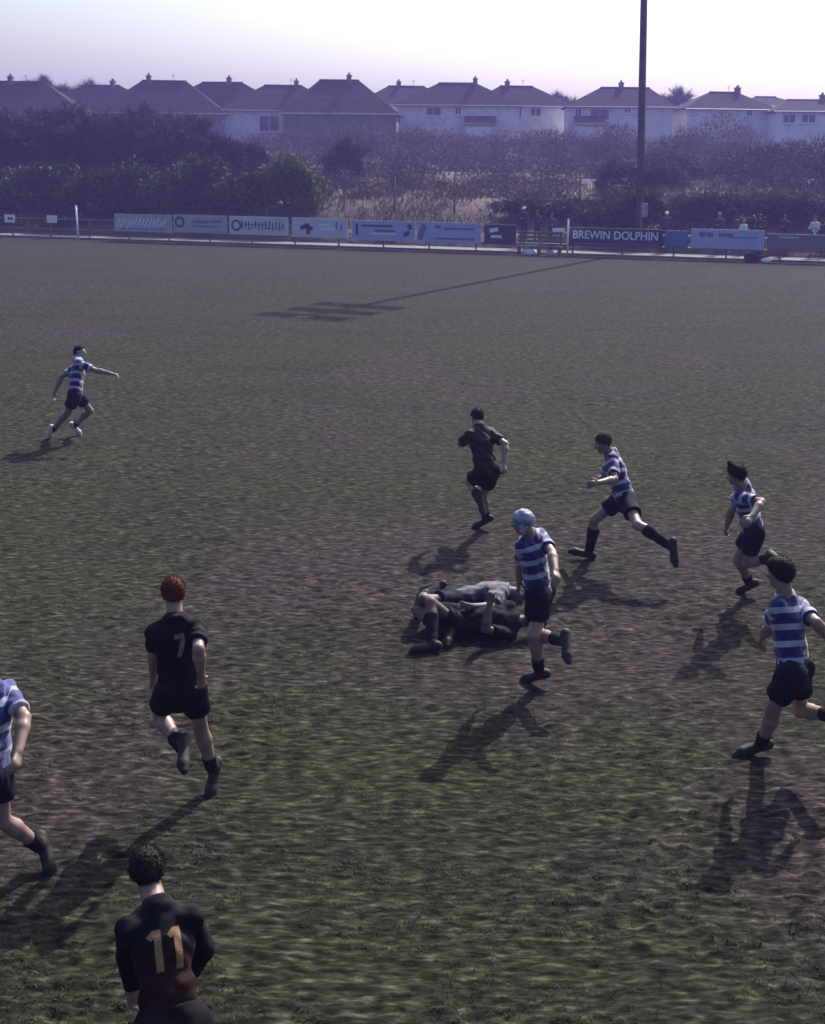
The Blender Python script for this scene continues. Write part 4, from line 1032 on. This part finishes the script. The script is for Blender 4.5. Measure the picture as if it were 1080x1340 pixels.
        Hh.ell(c0 + hu * .01, X3, np.array((.088, .108, .100)) * sh_, .01, [(Hc + hu * .035 * sh_, -hu)])
        Hh.ell(Hc + hf * .12 * sh_ + hu * .040 * sh_, X3, np.array((.062, .062, .012)) * sh_, .01)
        finish(Hh, 'cap', [M[hair]], root, org)
    else:
        thick = .012 if hairkind != 'thick' else .020
        Hh.ell(c0, X3, (np.array((.070, .092, .090)) + thick) * sh_, .01, [(fp, n_)])
        if hairkind == 'thick': Hh.ell(c0 + hf * .05 * sh_ + hu * .06 * sh_, X3, np.array((.07, .05, .045)) * sh_, .02)
        if hairkind == 'tuft':
            Hh.cone(Hc + hu * .09 * sh_ + hf * .03 * sh_, Hc + hu * .165 * sh_ + hf * .062 * sh_, .040 * sh_, .022 * sh_, .02)
            Hh.ell(c0 + hf * .045 * sh_ + hu * .06 * sh_, X3, np.array((.07, .055, .05)) * sh_, .02)
        ho, HV = finish(Hh, 'hair', [M[hair]], root, org, .0035, .018, seed + 3, stretch=(1.4, 1.4, .6))
        if not low:
            rg = np.random.default_rng(seed + 9); k = rg.integers(0, len(HV), 1500); C = HV[k]
            dv = C - c0; dv /= np.linalg.norm(dv, axis=1)[:, None]; dv = dv - hf * .35 - hu * .15 + (hu * .5 if hairkind != 'short' else 0)
            v, f = twig_strips(C - dv * .004 - org, dv, .022 if hairkind != 'short' else .016, .0028, rg)
            tag(link('hair_strands', np_mesh('hair_strands', v, f, [M[hair]], False), ho), kind='stuff')
    return root

def joints(name):
    s, hd, L_ = POSES[name]
    return dict(zip(KEYS, L_)), s
def heading(deg, up=0.0):
    a = math.radians(deg); return np.array([math.sin(a), math.cos(a), up])
G1, G2 = 'players in blue and white hoops', 'players in dark kit'
J, s = joints('wing')
person(J, s, 'hooped player running alone with one arm stretched out, far from the others', G1, head_dir=heading(100, -.1), boot='boot_white', seed=11, sock_top=.8, skin='skin', h=.010)
J, s = joints('darkrun')
person(J, s, 'player in plain dark kit running ahead of the hooped players, arm bent', G2, 'maroon_cloth', 'black_cloth', 'hair_dark', head_dir=heading(-25, -.1), seed=12, sock_top=.62, skin='skin', h=.0095)
J, s = joints('strider')
person(J, s, 'hooped player at full stretch with long dark socks, legs wide apart', G1, hair='hair_brown', head_dir=heading(-100, -.25), seed=13, h=.009)
J, s = joints('tuft')
person(J, s, 'hooped player with a tuft of hair standing up, one heel kicked back', G1, hairkind='tuft', head_dir=heading(-70, -.2), seed=14, sock_top=.66, h=.009)
J, s = joints('cap')
person(J, s, 'hooped player in a pale head guard running past the fallen pair', G1, hair='cap_pale', hairkind='guard', head_dir=heading(-75, -.2), seed=15, sock_top=.58)
J, s = joints('edge')
person(J, s, 'hooped player with thick dark hair, leading foot planted, walking past the muddy strip', G1, hairkind='thick', head_dir=heading(-50, -.2), seed=16, sock_top=.70)
J, s = joints('red')
person(J, s, 'red haired player in black kit numbered 7, seen from behind', G2, 'black_cloth', 'black_cloth', 'hair_red', 'thick', head_dir=heading(-20, -.1), number='7', seed=17, sock_top=.70, h=.008, num_h=.165, num_z=.70)
J, s = joints('left')
person(J, s, 'player in royal blue hooped jersey cut off by the picture edge, leg stretched behind', G1, 'royal', 'navy_cloth', 'hair_dark', head_dir=heading(-80, -.15), seed=18, sock_top=.70, h=.008)
J, s = joints('eleven')
e11 = person(J, s, 'player in long sleeved black and maroon jersey with gold number 11', G2, 'maroon_back', 'black_cloth', 'hair_dark', 'thick', head_dir=heading(-18, -.12), number='11', num_mat='number_gold', long_sleeve=True, seed=19, sock_top=.6, h=.0075, g_=.72, num_h=.17, num_z=.62)
J, s = joints('fallB')
person(J, s, 'hooped player sprawled face down on top of the tackled player', G1, 'hoops_muddy', skin='mud_skin', head_dir=np.array([.9, -.1, -.35]), seed=20)
J, s = joints('fallA')
person(J, s, 'dark kitted player lying on his side beneath the hooped tackler', G2, 'black_cloth', 'black_cloth', 'hair_brown', skin='mud_skin', head_dir=np.array([.2, -.75, .6]), seed=21, sock_top=.3)

# ------------------------------------------------------------------ spectators behind the barrier
M['coat_a'] = mat_noise('coat_dark', (.015, .015, .02), (.03, .03, .04), 8, .85, .3)
M['coat_b'] = mat_noise('coat_navy', (.02, .022, .05), (.035, .038, .08), 8, .85, .3)
M['coat_c'] = mat_noise('coat_pale', (.42, .42, .45), (.55, .55, .58), 8, .85, .3)
M['cap_white'] = mat_noise('cap_white', (.55, .55, .58), (.7, .7, .72), 8, .8, .2)
def standing(p, hgt, face, arms, rng):
    s = hgt / 1.80; f, r = heading(face), heading(face + 90); z = np.array([0, 0, 1.]); g = lambda a, b, c: p + (r * a + f * b + z * c) * s
    J = {'pelvis': g(0, 0, .93), 'neck': g(0, .05, 1.43), 'head': g(0, .08, 1.635), 'base': p}
    for S, k in (('L', -1), ('R', 1)):
        w = rng.uniform(-.04, .06)
        J['sh' + S] = g(k * .175, .04, 1.375); J['hip' + S] = g(k * .09, 0, .90); J['kn' + S] = g(k * .11, .03 + w, .49); J['an' + S] = g(k * .13, w - .03, .085); J['to' + S] = g(k * .16, w + .15, .04)
        if arms == 'rail': J['el' + S] = g(k * .25, .12, 1.12); J['wr' + S] = g(k * .17, .34, 1.14)
        elif arms == 'fold': J['el' + S] = g(k * .26, .08, 1.12); J['wr' + S] = g(k * .03, .24, 1.14)
        else: J['el' + S] = g(k * .25, -.02, 1.10); J['wr' + S] = g(k * .25, .10, .86)
    return J, s
sp = [(686, 269, 1.76, 'coat_a', 'cap_white', 'cap', 'fold', 'spectator in a white cap standing left of the bench post'), (703, 274, 1.70, 'coat_a', 'hair_dark', 'short', 'rail', 'spectator in a dark coat leaning over the rail behind the bench'),
      (722, 279, 1.66, 'coat_b', 'hair_brown', 'short', 'rail', 'spectator in a navy coat behind the small white notice'), (871, 276, 1.78, 'coat_b', 'cap_white', 'cap', 'down', 'spectator in a white cap behind the bright blue panel'),
      (941, 276, 1.80, 'coat_b', 'hair_fair', 'short', 'fold', 'fair haired spectator in a navy coat behind the lavender board'), (973, 288, 1.35, 'coat_c', 'hair_fair', 'short', 'rail', 'small spectator in a pale coat between two adults'),
      (994, 280, 1.74, 'coat_a', 'hair_dark', 'thick', 'rail', 'dark haired spectator at the right end of the lavender board'), (1026, 281, 1.76, 'coat_a', 'hair_brown', 'short', 'fold', 'brown haired spectator behind the left half of the dark grey board'),
      (1066, 282, 1.72, 'coat_c', 'hair_dark', 'short', 'rail', 'spectator in a pale coat behind the dark grey board'), (1078, 284, 1.70, 'coat_a', 'hair_dark', 'short', 'down', 'spectator in a dark coat at the right end of the barrier')]
for i, (px, ty, hgt, ct, hr_, hk, arms, lb) in enumerate(sp):
    best = min(np.linspace(1.0, 5.2, 40), key=lambda uu: abs(on_hill(px, uu)[2].clip(.055) + hgt - f_z(px, ty, uu)))
    p = on_hill(px, best); p[2] = max(p[2], .055)
    J, s = standing(p, hgt, 180 + 17 + RNG.uniform(-25, 25), arms, RNG)
    person(J, s, lb, 'spectators behind the far barrier', ct, 'coat_a' if i % 2 else 'navy_cloth', hr_, hk, h=.022, low=True, seed=50 + i, coat=True, hs_=1.12, g_=.95)
